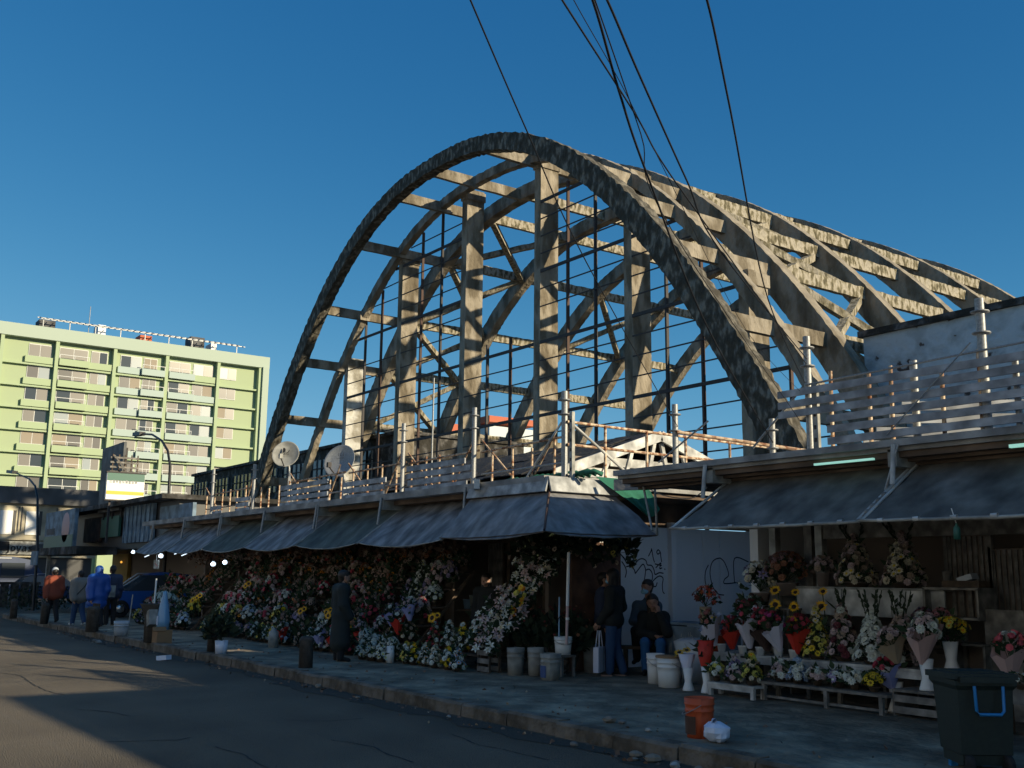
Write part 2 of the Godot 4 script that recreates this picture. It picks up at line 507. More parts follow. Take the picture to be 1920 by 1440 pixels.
func build_ground():
	var wear := FastNoiseLite.new()
	wear.seed = 5
	wear.frequency = .35
	wear.fractal_octaves = 4
	var b := MB.new()
	b.q(Vector3(-700, -.19, 500), Vector3(500, -.19, 500), Vector3(500, -.19, -700), Vector3(-700, -.19, -700))
	struct("ground", b.done(), M.patch)
	b = MB.new()
	for xi in 137:
		for zi in 39:
			var xa := -42.0 + xi * .6
			var za := -7.4 + zi * .6
			for k in [[0, 0], [1, 1], [1, 0], [0, 0], [0, 1], [1, 1]]:
				var p := Vector3(xa + k[0] * .6, -.15, za + k[1] * .6)
				var v := .86 + .42 * wear.get_noise_2d(p.x * .8, p.z * 2.2) + .2 * wear.get_noise_2d(p.x * 4, p.z * 5)
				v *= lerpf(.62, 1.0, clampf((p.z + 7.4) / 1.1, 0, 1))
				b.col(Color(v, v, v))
				b.st.add_vertex(p)
	b.col(Color(.85, .85, .85))
	b.q(Vector3(-80, -.15, 16), Vector3(-42, -.15, 16), Vector3(-42, -.15, -60), Vector3(-80, -.15, -60))
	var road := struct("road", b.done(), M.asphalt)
	for c in [[-19.93, -3.55, -19.5, -3.7, -19.18, -3.75, -18.2, -3.66, -16.76, -3.62, -15.92, -3.73], [-11.49, -3.12, -11.39, -3.42, -11.26, -3.77, -11.4, -4.1], [-10.66, -3.95, -10.1, -4.02, -9.28, -3.95, -8.4, -3.7], [-14.37, -3.47, -13.9, -3.75, -13.2, -3.9], [-12.11, -5.33, -11.9, -5.5, -11.73, -5.78, -11.72, -6.35], [-8.79, -5.23, -9.3, -5.22, -9.81, -5.33, -10.57, -5.09], [-8.2, -6.4, -9.4, -6.3, -10.2, -6.5]]:
		b = MB.new()
		var pts := []
		for i in range(0, c.size() - 2, 2):
			var p := Vector3(c[i], -.146, c[i + 1])
			var p2 := Vector3(c[i + 2], -.146, c[i + 3])
			var nn := maxi(2, int(p.distance_to(p2) / .12))
			for k in nn:
				pts.append(p.lerp(p2, float(k) / nn) + Vector3(rng.randf_range(-.025, .025), 0, rng.randf_range(-.02, .02)))
		for i in pts.size() - 1:
			var d: Vector3 = (pts[i + 1] - pts[i]).normalized()
			var s := d.cross(Vector3.UP) * rng.randf_range(.004, .016)
			var s2 := d.cross(Vector3.UP) * rng.randf_range(.004, .016)
			b.q(pts[i] - s, pts[i] + s, pts[i + 1] + s2, pts[i + 1] - s2)
		obj("crack", b.done(), M.crack, road)
	b = MB.new()
	b.col(Color(.8, .8, .8))
	b.box(Vector3(-16, -.1, -32), Vector3(52, .19, 40.9))
	for xi in 87:
		for zi in 10:
			var xa := -42.0 + xi * .6
			var za := -13.6 + zi * .605
			for k in [[0, 0], [1, 1], [1, 0], [0, 0], [0, 1], [1, 1]]:
				var p := Vector3(xa + k[0] * .6, 0, za + k[1] * .605)
				var v := .82 + .5 * wear.get_noise_2d(p.x * 1.2 + 40, p.z * 2.5) + .25 * wear.get_noise_2d(p.x * 5, p.z * 6)
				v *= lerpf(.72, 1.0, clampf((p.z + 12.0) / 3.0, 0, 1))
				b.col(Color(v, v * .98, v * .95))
				b.st.add_vertex(p)
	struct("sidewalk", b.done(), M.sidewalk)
	# dirt, leaves and scraps in the gutter
	b = MB.new()
	for i in 70:
		var xx := -30.0 + i * .4 + rng.randf() * .3
		var ww := rng.randf_range(.08, .5) * (1.6 if xx > -10 else 1.0)
		var ll := rng.randf_range(.3, 1.1)
		var ring := []
		for k in 9:
			var an := TAU * k / 9
			ring.append(Vector3(xx + cos(an) * ll * rng.randf_range(.7, 1.2), -.146 + .0002 * i / 7.0, minf(-7.31, 0) + .02 + maxf(0.0, ww * (.45 + .55 * sin(an)) * rng.randf_range(.7, 1.2))))
		for k in range(1, 8):
			b.t(ring[0], ring[k + 1], ring[k])
	stuff("gutter_dirt", b.done(), M.gutter, road)
	b = MB.new()
	for i in 420:
		var near := rng.randf() < .7
		var p := Vector3(rng.randf_range(-34, -4), -.142, -7.28 + absf(rng.randfn(0, .22))) if near else Vector3(rng.randf_range(-30, -5), .006, rng.randf_range(-9.2, -7.5))
		leaf(b, p, Vector3(rng.randf_range(-1, 1), rng.randf_range(0, .25), rng.randf_range(-1, 1)).normalized(), rng.randf_range(.02, .07), .5)
	stuff("leaf_litter", b.done(), M.dry, road)
	b = MB.new()
	for i in 90:
		var p := Vector3(rng.randf_range(-34, -4), .007, rng.randf_range(-9.6, -7.5)) if rng.randf() < .5 else Vector3(rng.randf_range(-30, -5), -.141, -7.25 + absf(rng.randfn(0, .3)))
		leaf(b, p, Vector3(rng.randf_range(-1, 1), rng.randf_range(0, .2), rng.randf_range(-1, 1)).normalized(), rng.randf_range(.015, .045), .6)
	stuff("paper_scraps", b.done(), M.paper_kraft, road)
	var kerb := Node3D.new()
	kerb.name = "kerb"
	add_child(kerb)
	kerb.set_meta("kind", "structure")
	var x := -42.0
	while x < 9.0:
		var l := rng.randf_range(.92, 1.05)
		b = MB.new()
		var h := .02 + rng.randf_range(-.018, .006)
		var dz := rng.randf_range(-.02, .02)
		var y0 := -.19
		# chamfered stone
		var zf := -7.36 + dz
		var zb := -7.56
		var cs := .03
		var prof := [Vector2(zf + .01, y0), Vector2(zf, h - cs), Vector2(zf - cs, h), Vector2(zb, h), Vector2(zb, y0)]
		var xa := x + .006
		var xb := x + l - .006
		for k in 5:
			var p: Vector2 = prof[k]
			var p2: Vector2 = prof[(k + 1) % 5]
			b.q(Vector3(xa, p.y, p.x), Vector3(xb, p.y, p.x), Vector3(xb, p2.y, p2.x), Vector3(xa, p2.y, p2.x))
		for k in [1, 2, 3]:
			b.t(Vector3(xb, prof[0].y, prof[0].x), Vector3(xb, prof[k + 1].y, prof[k + 1].x), Vector3(xb, prof[k].y, prof[k].x))
			b.t(Vector3(xa, prof[0].y, prof[0].x), Vector3(xa, prof[k].y, prof[k].x), Vector3(xa, prof[k + 1].y, prof[k + 1].x))
		obj("kerb_stone", b.done(), M.kerb, kerb)
		x += l

# ---------------------------------------------------------------- far end of the street
func build_apartment():
	var a := thing("apartment_block", "long pale green apartment block with rows of balconies at the end of the street", "apartment building")
	var X := -138.0
	var top := 31.8
	bx("wall", Vector3(X - 8, top * .5 - .6, -31.2), Vector3(15.2, top - 1.6, 48.4), M.apt_wall, a)
	bx("roof", Vector3(X - 7.5, top - .45, -31.2), Vector3(15.6, .3, 49.0), M.grey_band, a)
	bx("parapet", Vector3(X + .1, 31.0, -31.2), Vector3(1.0, 1.6, 49.2), M.apt_pale, a)
	bx("end_wall", Vector3(X - .3, 15.2, -55.25), Vector3(2.2, 30.2, .9), M.apt_pale, a)
	var fins := [-21.1, -27.5, -34.6, -41.4, -48.5, -54.55]
	for z in fins:
		bx("fin", Vector3(X - .05, 15.1, z), Vector3(1.0, 30.2, .42), M.apt_green, a)
	var glasses := [M.glass, M.glass_grey, M.glass_grey, M.glass_grey, M.curtain, M.glass_dim, M.glass_dim, M.glass_blue]
	for f in 9:
		var y := 28.1 - f * 2.77         # sill height of the windows
		bx("floor_band", Vector3(X - .25, y - 1.16, -31.2), Vector3(.8, .22, 48.2), M.apt_green, a)
		for bay in 6:
			var z0: float = -14.5 if bay == 0 else fins[bay - 1] - .21
			var z1: float = fins[bay] + .21
			if bay == 0:
				z0 = -8.0
			var wins := []
			var bal := []
			match bay:
				0: wins = [[z1 + 3.2, z1 + .2]]
				1:
					wins = [[z1 + 3.0, z1 + .3]]
					bal = [[z1 + 3.4, z1 + .02, M.apt_green, .4]]
				2:
					wins = [[z0 - .2, z0 - 3.7], [z0 - 4.1, z1 + .55]]
					bal = [[z0 - .1, z1 + .1, M.apt_green, .55], [z0 - .1, z0 - 3.7, M.apt_green, .95]]
				3:
					wins = [[z0 - .7, z0 - 3.4], [z0 - 3.7, z1 + .9]]
					bal = [[z0 - .3, z0 - 3.2, M.apt_balcony, .5], [z0 - 3.3, z1 + .05, M.apt_balcony, .95]]
				4:
					wins = [[z0 - .3, z0 - 3.2], [z0 - 3.6, z1 + .3]]
					bal = [[z0 - .1, z0 - 3.6, M.apt_balcony, .95], [z0 - 3.6, z1 + .1, M.apt_balcony if f else M.apt_green, .5]]
				5: wins = [[z0 - .1, z0 - 2.6]]
			for w in wins:
				var zc: float = (w[0] + w[1]) * .5
				var zw: float = absf(w[0] - w[1])
				var fr := bx("window", Vector3(X - .36, y + .72, zc), Vector3(.1, 1.62, zw), M.frame_white, a)
				for k in 2:
					var gm: Material = glasses[rng.randi() % glasses.size()]
					if rng.randf() < .012:
						gm = M.curtain_red
					var pw := zw * .5 - .12
					bx("pane", Vector3(X - .30, y + .72, zc + (pw * .5 + .045) * (1 if k == 0 else -1)), Vector3(.04, 1.42, pw), gm, fr)
			for q in bal:
				var zc: float = (q[0] + q[1]) * .5
				var zw: float = absf(q[0] - q[1])
				var bo := bx("balcony", Vector3(X - .3 + q[3] * .5, y - .52, zc), Vector3(q[3], .85, zw), q[2], a)
				if q[3] > .8:
					bx("railing", Vector3(X - .35 + q[3], y + .42, zc), Vector3(.06, .07, zw), M.frame_white, bo)
					for k in 3:
						bx("post", Vector3(X - .35 + q[3], y + .15, zc + (k - 1) * (zw * .5 - .04)), Vector3(.06, .48, .06), M.frame_white, bo)
	# roof
	for r in [[-27.0, 1.2, 2.0, M.grey_band], [-33.9, 1.6, 1.0, M.white], [-39.8, 1.0, 1.6, M.red_roof], [-47.0, 1.8, 2.0, M.grey_band], [-49.4, 1.2, .8, M.white]]:
		bx("roof_box", Vector3(X - 6, top + .3 + r[1] * .5, r[0]), Vector3(2.4, r[1] + 1.2, r[2]), r[3], a)
	var pg := bm("pergola_beam", Vector3(X - 1, top + 1.35, -25.5), Vector3(X - 1, top + 1.35, -52.6), .1, .12, M.galv, a)
	bm("edge_beam", Vector3(X - 3.4, top + 2.0, -25.5), Vector3(X - 3.4, top + 2.0, -52.6), .1, .12, M.galv, pg)
	for k in 34:
		var z := -25.8 - k * .8
		bm("rafter", Vector3(X - .4, top + 1.2, z), Vector3(X - 3.8, top + 2.15, z), .07, .1, M.galv, pg)
		if k % 4 == 0:
			bm("post", Vector3(X - 1, top - .2, z), Vector3(X - 1, top + 1.3, z), .1, .1, M.galv, pg)
	tb("antenna", [Vector3(X - 4, top, -32.0), Vector3(X - 4, top + 4.6, -32.0)], .05, M.galv, a, 5)

func text_mesh(s: String, size: float, bold := true, depth := .01) -> TextMesh:
	var t := TextMesh.new()
	var f := SystemFont.new()
	f.font_names = PackedStringArray(["Droid Sans"])
	f.font_weight = 700 if bold else 400
	t.font = f
	t.text = s
	t.font_size = 32
	t.pixel_size = size / 32.0
	t.depth = depth
	return t

func build_street_end():
	var s := thing("beige_shop_building", "low beige shop building in full sun with a jewellery sign at the left edge", "building")
	var X := -75.0
	bx("wall", Vector3(X - 5, 4.4, -9.2), Vector3(10, 4.0, 18.9), M.beige, s)
	bx("roof_band", Vector3(X - 4.9, 6.45, -9.2), Vector3(10.6, 1.1, 19.4), M.grey_band, s)
	bx("shop_front", Vector3(X - 5.1, 1.2, -9.2), Vector3(9.6, 2.4, 18.6), M.shop_dark, s)
	for z in [-12.8, -14.4, -10.6, -8.6]:
		var w := bx("shuttered_window", Vector3(X + .03, 4.65, z), Vector3(.1, 1.55, .78), M.white, s)
		bx("reveal", Vector3(X + .02, 4.65, z - .5), Vector3(.06, 1.6, .2), M.shop_dark, w)
	for z in [-13.55, -13.75, -15.9]:
		bx("pipe", Vector3(X + .05, 4.9, z), Vector3(.06, 1.6, .05), M.grey_band, s)
	bx("ledge", Vector3(X + .1, 3.56, -9.2), Vector3(.3, .1, 18.8), M.beige, s)
	var sg := bx("sign_board", Vector3(X + .12, 3.0, -10.6), Vector3(.2, .85, 10.2), M.dirty_white, s)
	bx("sign_block", Vector3(X + .24, 3.1, -12.65), Vector3(.05, .6, .9), M.print_dark, sg)
	var t := obj("lettering", text_mesh("joyas", .62), M.print_dark, sg)
	t.position = Vector3(X + .26, 2.98, -13.75)
	t.rotation.y = PI / 2
	var lo := MB.new(true)
	lo.lathe(Vector3.ZERO, [Vector2(.001, .02), Vector2(.72, .01), Vector2(.78, 0)], 18, 1.0, .42)
	var em := obj("oval_emblem", lo.done(), M.shop_dark, sg)
	em.rotation = Vector3(0, 0, -PI / 2)
	em.rotation_order = EULER_ORDER_YXZ
	em.transform = Transform3D(Basis(Vector3(0, .0, -1), Vector3(1, 0, 0), Vector3(0, -1, 0)), Vector3(X + .24, 2.95, -15.1))
	# neighbouring row of dark shops
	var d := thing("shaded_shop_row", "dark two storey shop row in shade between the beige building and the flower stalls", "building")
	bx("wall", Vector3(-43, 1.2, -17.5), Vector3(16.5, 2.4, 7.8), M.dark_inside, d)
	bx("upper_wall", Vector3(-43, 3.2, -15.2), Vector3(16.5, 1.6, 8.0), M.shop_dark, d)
	bx("roof", Vector3(-43, 4.05, -15.0), Vector3(17.2, .16, 9.0), M.old_wall, d)
	bx("blue_cladding", Vector3(-38.9, 3.3, -11.1), Vector3(3.6, 1.35, .12), M.blue_panel, d)
	for k in 7:
		bx("rib", Vector3(-40.5 + k * .52, 3.3, -11.02), Vector3(.05, 1.35, .05), M.blue_panel, d)
	bx("green_hoarding", Vector3(-42.7, 3.3, -11.1), Vector3(2.6, .8, .1), M.sign_green, d)
	bx("brown_fascia", Vector3(-45.5, 3.25, -11.12), Vector3(2.6, 1.0, .1), M.brown_board, d)
	bx("canopy", Vector3(-45.2, 2.35, -10.4), Vector3(7.0, .3, 1.5), M.old_wall, d)
	bx("yellow_doorway", Vector3(-49.6, 1.2, -13.5), Vector3(2.6, 2.3, .14), M.yellow_wall, d)
	bx("pillar", Vector3(-47.9, 1.2, -10.0), Vector3(.14, 2.3, .14), M.dirty_white, d)
	bx("low_parapet", Vector3(-34.9, 3.55, -11.2), Vector3(3.4, .5, .12), M.blue_panel, d)
	# hoardings
	var h := thing("grey_hoarding", "tall blank grey hoarding panel on a roof before the green apartment block", "billboard")
	for k in 4:
		bx("panel", Vector3(-43.5 + k * .78, 5.18, -10.9), Vector3(.77, 2.62, .1), M.sign_grey, h)
	bx("frame", Vector3(-42.3, 5.1, -11.0), Vector3(3.2, .1, .1), M.dark_steel, h)
	for k in 3:
		bm("prop", Vector3(-43.6 + k * 1.25, 3.6, -11.05), Vector3(-43.6 + k * 1.25, 6.3, -11.05), .08, .08, M.dark_steel, h)
	var g := thing("shop_billboard", "half shaded green and white roof billboard with a yellow stripe", "billboard")
	# faces the sun, across the street end
	var bX := -40.0
	bx("board", Vector3(bX, 4.7, -10.8), Vector3(.14, 1.0, 1.38), M.white, g)
	bx("green_band", Vector3(bX + .076, 5.05, -10.8), Vector3(.012, .28, 1.36), M.sign_green, g)
	bx("yellow_band", Vector3(bX + .076, 4.46, -10.8), Vector3(.012, .13, 1.36), M.sign_yellow, g)
	for k in 9:
		bx("worn_letter", Vector3(bX + .078, 4.86 + .01 * (k % 3), -10.25 - k * .115), Vector3(.012, .09 + .02 * (k % 2), .07), M.tarp_white, g)
	bx("frame_top", Vector3(bX, 5.22, -10.8), Vector3(.2, .05, 1.46), M.dark_steel, g)
	bx("frame_bottom", Vector3(bX, 4.18, -10.8), Vector3(.2, .05, 1.46), M.dark_steel, g)
	for k in 2:
		bm("post", Vector3(bX - .1, 2.6, -10.3 - k * 1.0), Vector3(bX - .1, 5.2, -10.3 - k * 1.0), .07, .07, M.dark_steel, g)
	var w := thing("rooftop_scaffold_frame", "old wooden frame of a bare billboard above the green and white one", "frame")
	for k in 4:
		bm("rail", Vector3(-40.4, 5.28 + k * .18, -10.3), Vector3(-40.4, 5.28 + k * .18, -11.35), .04, .07, M.wood_grey, w)
	for k in 5:
		bm("stud", Vector3(-40.45, 5.0, -10.4 - k * .23), Vector3(-40.45, 5.95, -10.4 - k * .23), .04, .04, M.wood, w)
	bm("stay", Vector3(-40.3, 5.9, -10.4), Vector3(-40.1, 5.2, -10.9), .05, .05, M.wood_grey, w)
	var e := thing("green_advertising_sign", "faded green and grey advertising panel on the shaded shops", "sign")
	bx("panel", Vector3(-46.2, 3.25, -10.0), Vector3(5.2, 1.55, .14), M.blue_panel, e)
	bx("green_field", Vector3(-46.2, 2.75, -9.92), Vector3(5.1, .5, .02), M.sign_green, e)
	var em2 := MB.new(true)
	em2.lathe(Vector3.ZERO, [Vector2(.62, .0), Vector2(.6, .02), Vector2(.001, .02)], 20)
	var o := obj("round_picture", em2.done(), M.paper_pink, e)
	o.transform = Transform3D(Basis(Vector3(1, 0, 0), Vector3(0, 0, 1), Vector3(0, -1, 0)), Vector3(-45.0, 3.3, -9.93))
	bx("bar", Vector3(-47.6, 3.2, -9.925), Vector3(1.4, .25, .014), M.grey_band, e)
	# street lamps
	var l1 := thing("street_lamp", "dark curved street lamp rising before the green apartment block", "street lamp", Vector3.ZERO, 0, "curved street lamps")
	tb("pole", [Vector3(-41.6, 0, -13), Vector3(-41.68, 3.9, -13), Vector3(-41.85, 5.8, -13), Vector3(-42.3, 6.45, -13), Vector3(-43.2, 6.95, -13), Vector3(-44.6, 7.35, -13), Vector3(-46.0, 7.52, -13)], [.07, .065, .055, .05, .05, .045, .04], M.pole_black, l1, 8)
	bx("lamp_head", Vector3(-46.6, 7.58, -13), Vector3(1.1, .16, .26), M.pole_black, l1, Basis(Vector3(0, 0, 1), -.06))
	var l2 := thing("street_lamp", "thin curved street lamp standing before the beige building", "street lamp", Vector3.ZERO, 0, "curved street lamps")
	tb("pole", [Vector3(-45.1, 0, -9), Vector3(-45.3, 2.4, -9), Vector3(-46.2, 4.5, -9), Vector3(-46.9, 5.05, -9), Vector3(-48.3, 5.45, -9), Vector3(-51.2, 5.9, -9)], [.06, .055, .05, .045, .04, .035], M.pole_black, l2, 8)
	bx("lamp_head", Vector3(-52.4, 6.05, -9), Vector3(1.5, .14, .24), M.pole_black, l2, Basis(Vector3(0, 0, 1), -.1))
	bx("notice", Vector3(-45.22, 2.05, -8.9), Vector3(1.1, .55, .05), M.blue_panel, l2)
	# traffic
	var v := thing("minibus", "dark blue minibus with a rounded roof crossing at the left edge", "minibus", Vector3(-62, -.15, -8.6))
	var vb := MB.new(true)
	var pf := [Vector2(-3.9, .35), Vector2(-3.9, 1.6), Vector2(-3.3, 2.25), Vector2(-2.4, 2.42), Vector2(3.0, 2.42), Vector2(3.2, .35)]
	vb.sm(false)
	prism(vb, pf, 1.0, .88)
	obj("body", vb.done(), M.bus_blue, v)
	for k in 4:
		bx("window", Vector3(1.0, 1.72, -2.4 + k * 1.35), Vector3(.1, .75, 1.15), M.glass, v)
	bx("windscreen", Vector3(.1, 1.72, -3.72), Vector3(1.6, .75, .12), M.glass, v, Basis(Vector3(1, 0, 0), .6))
	bx("roof_strip", Vector3(.86, 2.34, .3), Vector3(.14, .06, 5.2), M.car_silver, v)
	for z in [-2.6, 2.1]:
		wheel(v, Vector3(.92, .36, z), .36, true)
	var c := thing("parked_car", "silver car with pale roof parked behind the concrete barrier", "car", Vector3(-56, -.15, -7.9))
	car_body(c, M.car_silver)
	var c2 := thing("parked_car", "second dark car behind the silver one, mostly hidden by the barrier", "car", Vector3(-58.5, -.15, -12.4))
	car_body(c2, M.bus_blue)
	var ba := thing("concrete_barrier", "row of brown concrete planter posts along the crossing street", "barrier")
	for k in 9:
		bx("post", Vector3(-52, .42, -7.0 - k * .42), Vector3(.3, 1.02, .3), M.bollard, ba)
	bx("rail", Vector3(-52, .98, -8.7), Vector3(.22, .12, 3.8), M.old_wall, ba)
	var hd := thing("hedge", "dark clipped hedge behind the row of bollards at far left", "hedge")
	stuff("foliage", leaf_box(Vector3(-45.5, .45, -9.2), Vector3(.7, .9, 2.4), 500), M.leaf_dark, hd)
	var ct := thing("parked_car", "bright blue car parked nose out beside the far left stall", "car", Vector3(-38.2, 0, -11.6), PI)
	car_body(ct, M.car_blue)
	bm("window_trim", Vector3(.79, .98, -1.1), Vector3(.68, 1.5, -.42), .03, .04, M.car_silver, ct)
	bm("window_trim", Vector3(.68, 1.5, -.42), Vector3(.66, 1.54, .9), .03, .04, M.car_silver, ct)

func prism(b: MB, pf: Array, hw: float, inset := 1.0):
	# profile in (z, y); extruded along x and drawn in towards the top
	var n := pf.size()
	var top := 0.0
	for p in pf: top = maxf(top, p.y)
	var pos := func(p: Vector2, s: float) -> Vector3:
		return Vector3(s * hw * lerpf(1.0, inset, clampf((p.y - .9) / maxf(top - .9, .1), 0, 1)), p.y, p.x)
	for i in n:
		var p: Vector2 = pf[i]
		var p2: Vector2 = pf[(i + 1) % n]
		b.q(pos.call(p, 1), pos.call(p, -1), pos.call(p2, -1), pos.call(p2, 1))
	for i in range(1, n - 1):
		b.t(pos.call(pf[0], 1), pos.call(pf[i], 1), pos.call(pf[i + 1], 1))
		b.t(pos.call(pf[0], -1), pos.call(pf[i + 1], -1), pos.call(pf[i], -1))

func wheel(parent: Node, c: Vector3, r: float, along_x: bool):
	var b := MB.new(true)
	b.lathe(Vector3.ZERO, [Vector2(r * .6, -.09), Vector2(r * .95, -.1), Vector2(r, -.06), Vector2(r, .06), Vector2(r * .95, .1), Vector2(r * .6, .09)], 16)
	var o := obj("wheel", b.done(), M.tyre, parent)
	o.transform = Transform3D(Basis(Vector3(0, 0, 1), PI / 2), c)
	var b2 := MB.new(true)
	b2.lathe(Vector3.ZERO, [Vector2(.001, .08), Vector2(r * .58, .07), Vector2(r * .6, -.07), Vector2(.001, -.08)], 12)
	obj("rim", b2.done(), M.chrome, o)

func car_body(c: Node3D, m: Material):
	var b := MB.new()
	prism(b, [Vector2(-2.1, .3), Vector2(-2.15, .75), Vector2(-1.2, .9), Vector2(1.9, .95), Vector2(2.1, .8), Vector2(2.1, .3)], .85, .95)
	obj("body", b.done(), m, c)
	b = MB.new()
	prism(b, [Vector2(-1.15, .9), Vector2(-.4, 1.45), Vector2(.3, 1.52), Vector2(1.2, 1.42), Vector2(1.8, .94)], .82, .78)
	obj("cabin", b.done(), M.glass, c)
	b = MB.new()
	prism(b, [Vector2(-.42, 1.44), Vector2(.3, 1.56), Vector2(1.22, 1.45), Vector2(.3, 1.47)], .66, 1.0)
	obj("roof", b.done(), m, c)
	for z in [-1.35, 1.35]:
		for s in [-1, 1]:
			wheel(c, Vector3(.8 * s, .3, z), .3, true)
	for s in [-1, 1]:
		bx("headlight", Vector3(.6 * s, .68, -2.13), Vector3(.3, .14, .08), M.plastic_white, c)

func leaf_box(c: Vector3, s: Vector3, n: int) -> ArrayMesh:
	var b := MB.new()
	for i in n:
		var p := c + Vector3(rng.randf_range(-.5, .5) * s.x, rng.randf_range(-.5, .5) * s.y, rng.randf_range(-.5, .5) * s.z)
		leaf(b, p, Vector3(rng.randf_range(-1, 1), rng.randf_range(-.3, 1), rng.randf_range(-1, 1)).normalized(), .12)
	return b.done()

func leaf(b: MB, p: Vector3, d: Vector3, l: float, wr := .35):
	var s := d.cross(Vector3(rng.randf_range(-1, 1), rng.randf_range(-1, 1), rng.randf_range(-1, 1))).normalized() * l * wr
	b.t(p, p + d * l * .5 + s, p + d * l)
	b.t(p, p + d * l, p + d * l * .5 - s)

# ---------------------------------------------------------------- stall building
func build_stall_building():
	var s := thing("flower_stall_building", "long low row of flower stalls with a flat concrete roof slab left of the passage", "building")
	bx("roof_slab", Vector3(-23.85, 3.11, -15.6), Vector3(21.6, .13, 11.2), M.slab, s)
	bx("edge_beam", Vector3(-23.85, 3.0, -10.3), Vector3(21.5, .09, .12), M.soffit, s)
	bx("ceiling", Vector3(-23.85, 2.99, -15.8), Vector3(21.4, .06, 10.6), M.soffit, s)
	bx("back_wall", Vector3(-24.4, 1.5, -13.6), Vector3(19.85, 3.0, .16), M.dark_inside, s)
	# passage wall with panels and graffiti, facing +x
	var w := bx("passage_wall", Vector3(-14.32, 1.25, -15.6), Vector3(.24, 2.5, 6.6), M.white_wall, s)
	for p in [[-12.95, 1.75], [-14.3, .8], [-14.95, .44], [-15.95, 1.5], [-17.4, 1.3]]:
		bx("panel", Vector3(-14.19, 1.2, p[0]), Vector3(.018, 1.86, p[1] - .02), M.white_wall, w)
		bx("panel", Vector3(-14.19, 2.33, p[0]), Vector3(.018, .34, p[1] - .02), M.white_wall, w)
	bx("post", Vector3(-14.14, 1.3, -13.87), Vector3(.12, 2.6, .14), M.white_wall, w)
	var gr := MB.new()
	for st in GRAFFITI:
		var pts := []
		for i in range(0, st.size(), 2):
			pts.append(Vector3(-14.176, st[i + 1], st[i]))
		var c := smooth(pts, 5)
		for i in c.size() - 1:
			var d: Vector3 = (c[i + 1] - c[i]).normalized()
			var n := d.cross(Vector3.RIGHT).normalized() * .011
			gr.q(c[i] - n - d * .004, c[i + 1] - n + d * .004, c[i + 1] + n + d * .004, c[i] + n - d * .004)
	obj("graffiti", gr.done(), M.graffiti, w).set_meta("kind", "stuff")
	bx("shaded_wall_top", Vector3(-14.3, 2.78, -15.4), Vector3(.2, .5, 6.2), M.soffit, s)  # brown strip stands for the shade on the top of the passage wall
	bx("brown_board", Vector3(-13.98, 1.1, -11.85), Vector3(.07, 2.16, 1.12), M.brown_board, s)
	# partitions, lintel and shutters inside
	for x in [-15.3, -18.5, -21.6, -24.6, -27.6, -30.6, -33.6]:
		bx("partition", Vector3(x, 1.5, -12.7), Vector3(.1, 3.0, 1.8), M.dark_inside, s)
	bx("lintel", Vector3(-16.0, 2.35, -11.9), Vector3(4.4, .26, .12), M.wood, s)
	bx("door_post", Vector3(-16.65, 1.2, -11.95), Vector3(.1, 2.3, .12), M.wood, s)
	bx("door_post", Vector3(-15.5, 1.2, -11.95), Vector3(.1, 2.3, .12), M.wood, s)
	var sh := bx("folded_shutter", Vector3(-17.2, 1.6, -12.0), Vector3(.5, 1.3, .05), M.wood, s)
	for k in 9:
		bx("slat", Vector3(-17.42 + k * .055, 1.6, -11.965), Vector3(.025, 1.28, .03), M.wood_grey, sh)
	# right hand building
	var r := thing("corner_stall_building", "flower stall building with a deep ribbed roof edge right of the passage", "building")
	bx("roof_slab", Vector3(-4.3, 3.12, -11.55), Vector3(15.1, .13, 2.1), M.slab, r)
	bx("roof_slab", Vector3(-3.85, 3.12, -16.65), Vector3(14.2, .13, 8.1), M.slab, r)
	var pp := MB.new()
	pp.beam(Vector3(-10.98, 3.36, -13.9), Vector3(-10.98, 3.5, -18.4), .08, .62)
	obj("added_sun_block", pp.done(), M.slab, r)  # unseen board added to keep the sun off the passage wall
	bx("edge_board", Vector3(-4.3, 3.145, -10.47), Vector3(15.16, .08, .08), M.slab, r)
	for k in 3:
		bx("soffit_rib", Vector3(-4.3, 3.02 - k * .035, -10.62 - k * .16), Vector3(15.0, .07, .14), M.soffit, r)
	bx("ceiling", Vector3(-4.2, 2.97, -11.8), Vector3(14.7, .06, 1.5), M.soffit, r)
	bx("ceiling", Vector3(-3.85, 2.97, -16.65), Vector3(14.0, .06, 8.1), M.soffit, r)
	bx("end_wall", Vector3(-10.86, 1.5, -14.6), Vector3(.16, 3.0, 4.4), M.white_wall, r)
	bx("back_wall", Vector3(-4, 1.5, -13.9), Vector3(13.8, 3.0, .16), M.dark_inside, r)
	bx("lintel", Vector3(-4.8, 2.27, -12.45), Vector3(9.6, .22, .12), M.wood_grey, r)
	bx("post", Vector3(-10.45, 1.25, -12.4), Vector3(.12, 2.5, .12), M.dirty_white, r)
	bx("post", Vector3(-9.95, 1.25, -12.6), Vector3(.14, 2.5, .12), M.wood_grey, r)
	bx("post", Vector3(-9.62, 1.25, -12.42), Vector3(.12, 2.5, .12), M.dirty_white, r)
	# louvred shutters stand open at the right
	for q in [[-7.62, .62, .78, 1.5], [-6.95, .75, 1.25, .85]]:
		var lv := bx("louvre_frame", Vector3(q[0], q[3] + q[2] * .5 - .1, -12.9), Vector3(q[1], q[2], .03), M.dark_inside, r)
		var nn := int(q[1] / .075)
		for k in nn:
			bx("slat", Vector3(q[0] - q[1] * .5 + .04 + k * .075, q[3] + q[2] * .5 - .1, -12.87), Vector3(.04, q[2] - .03, .03), M.wood_grey, lv)
		for sx in [-1, 1]:
			bx("stile", Vector3(q[0] + sx * q[1] * .5, q[3] + q[2] * .5 - .1, -12.86), Vector3(.05, q[2] + .04, .06), M.wood_grey, lv)
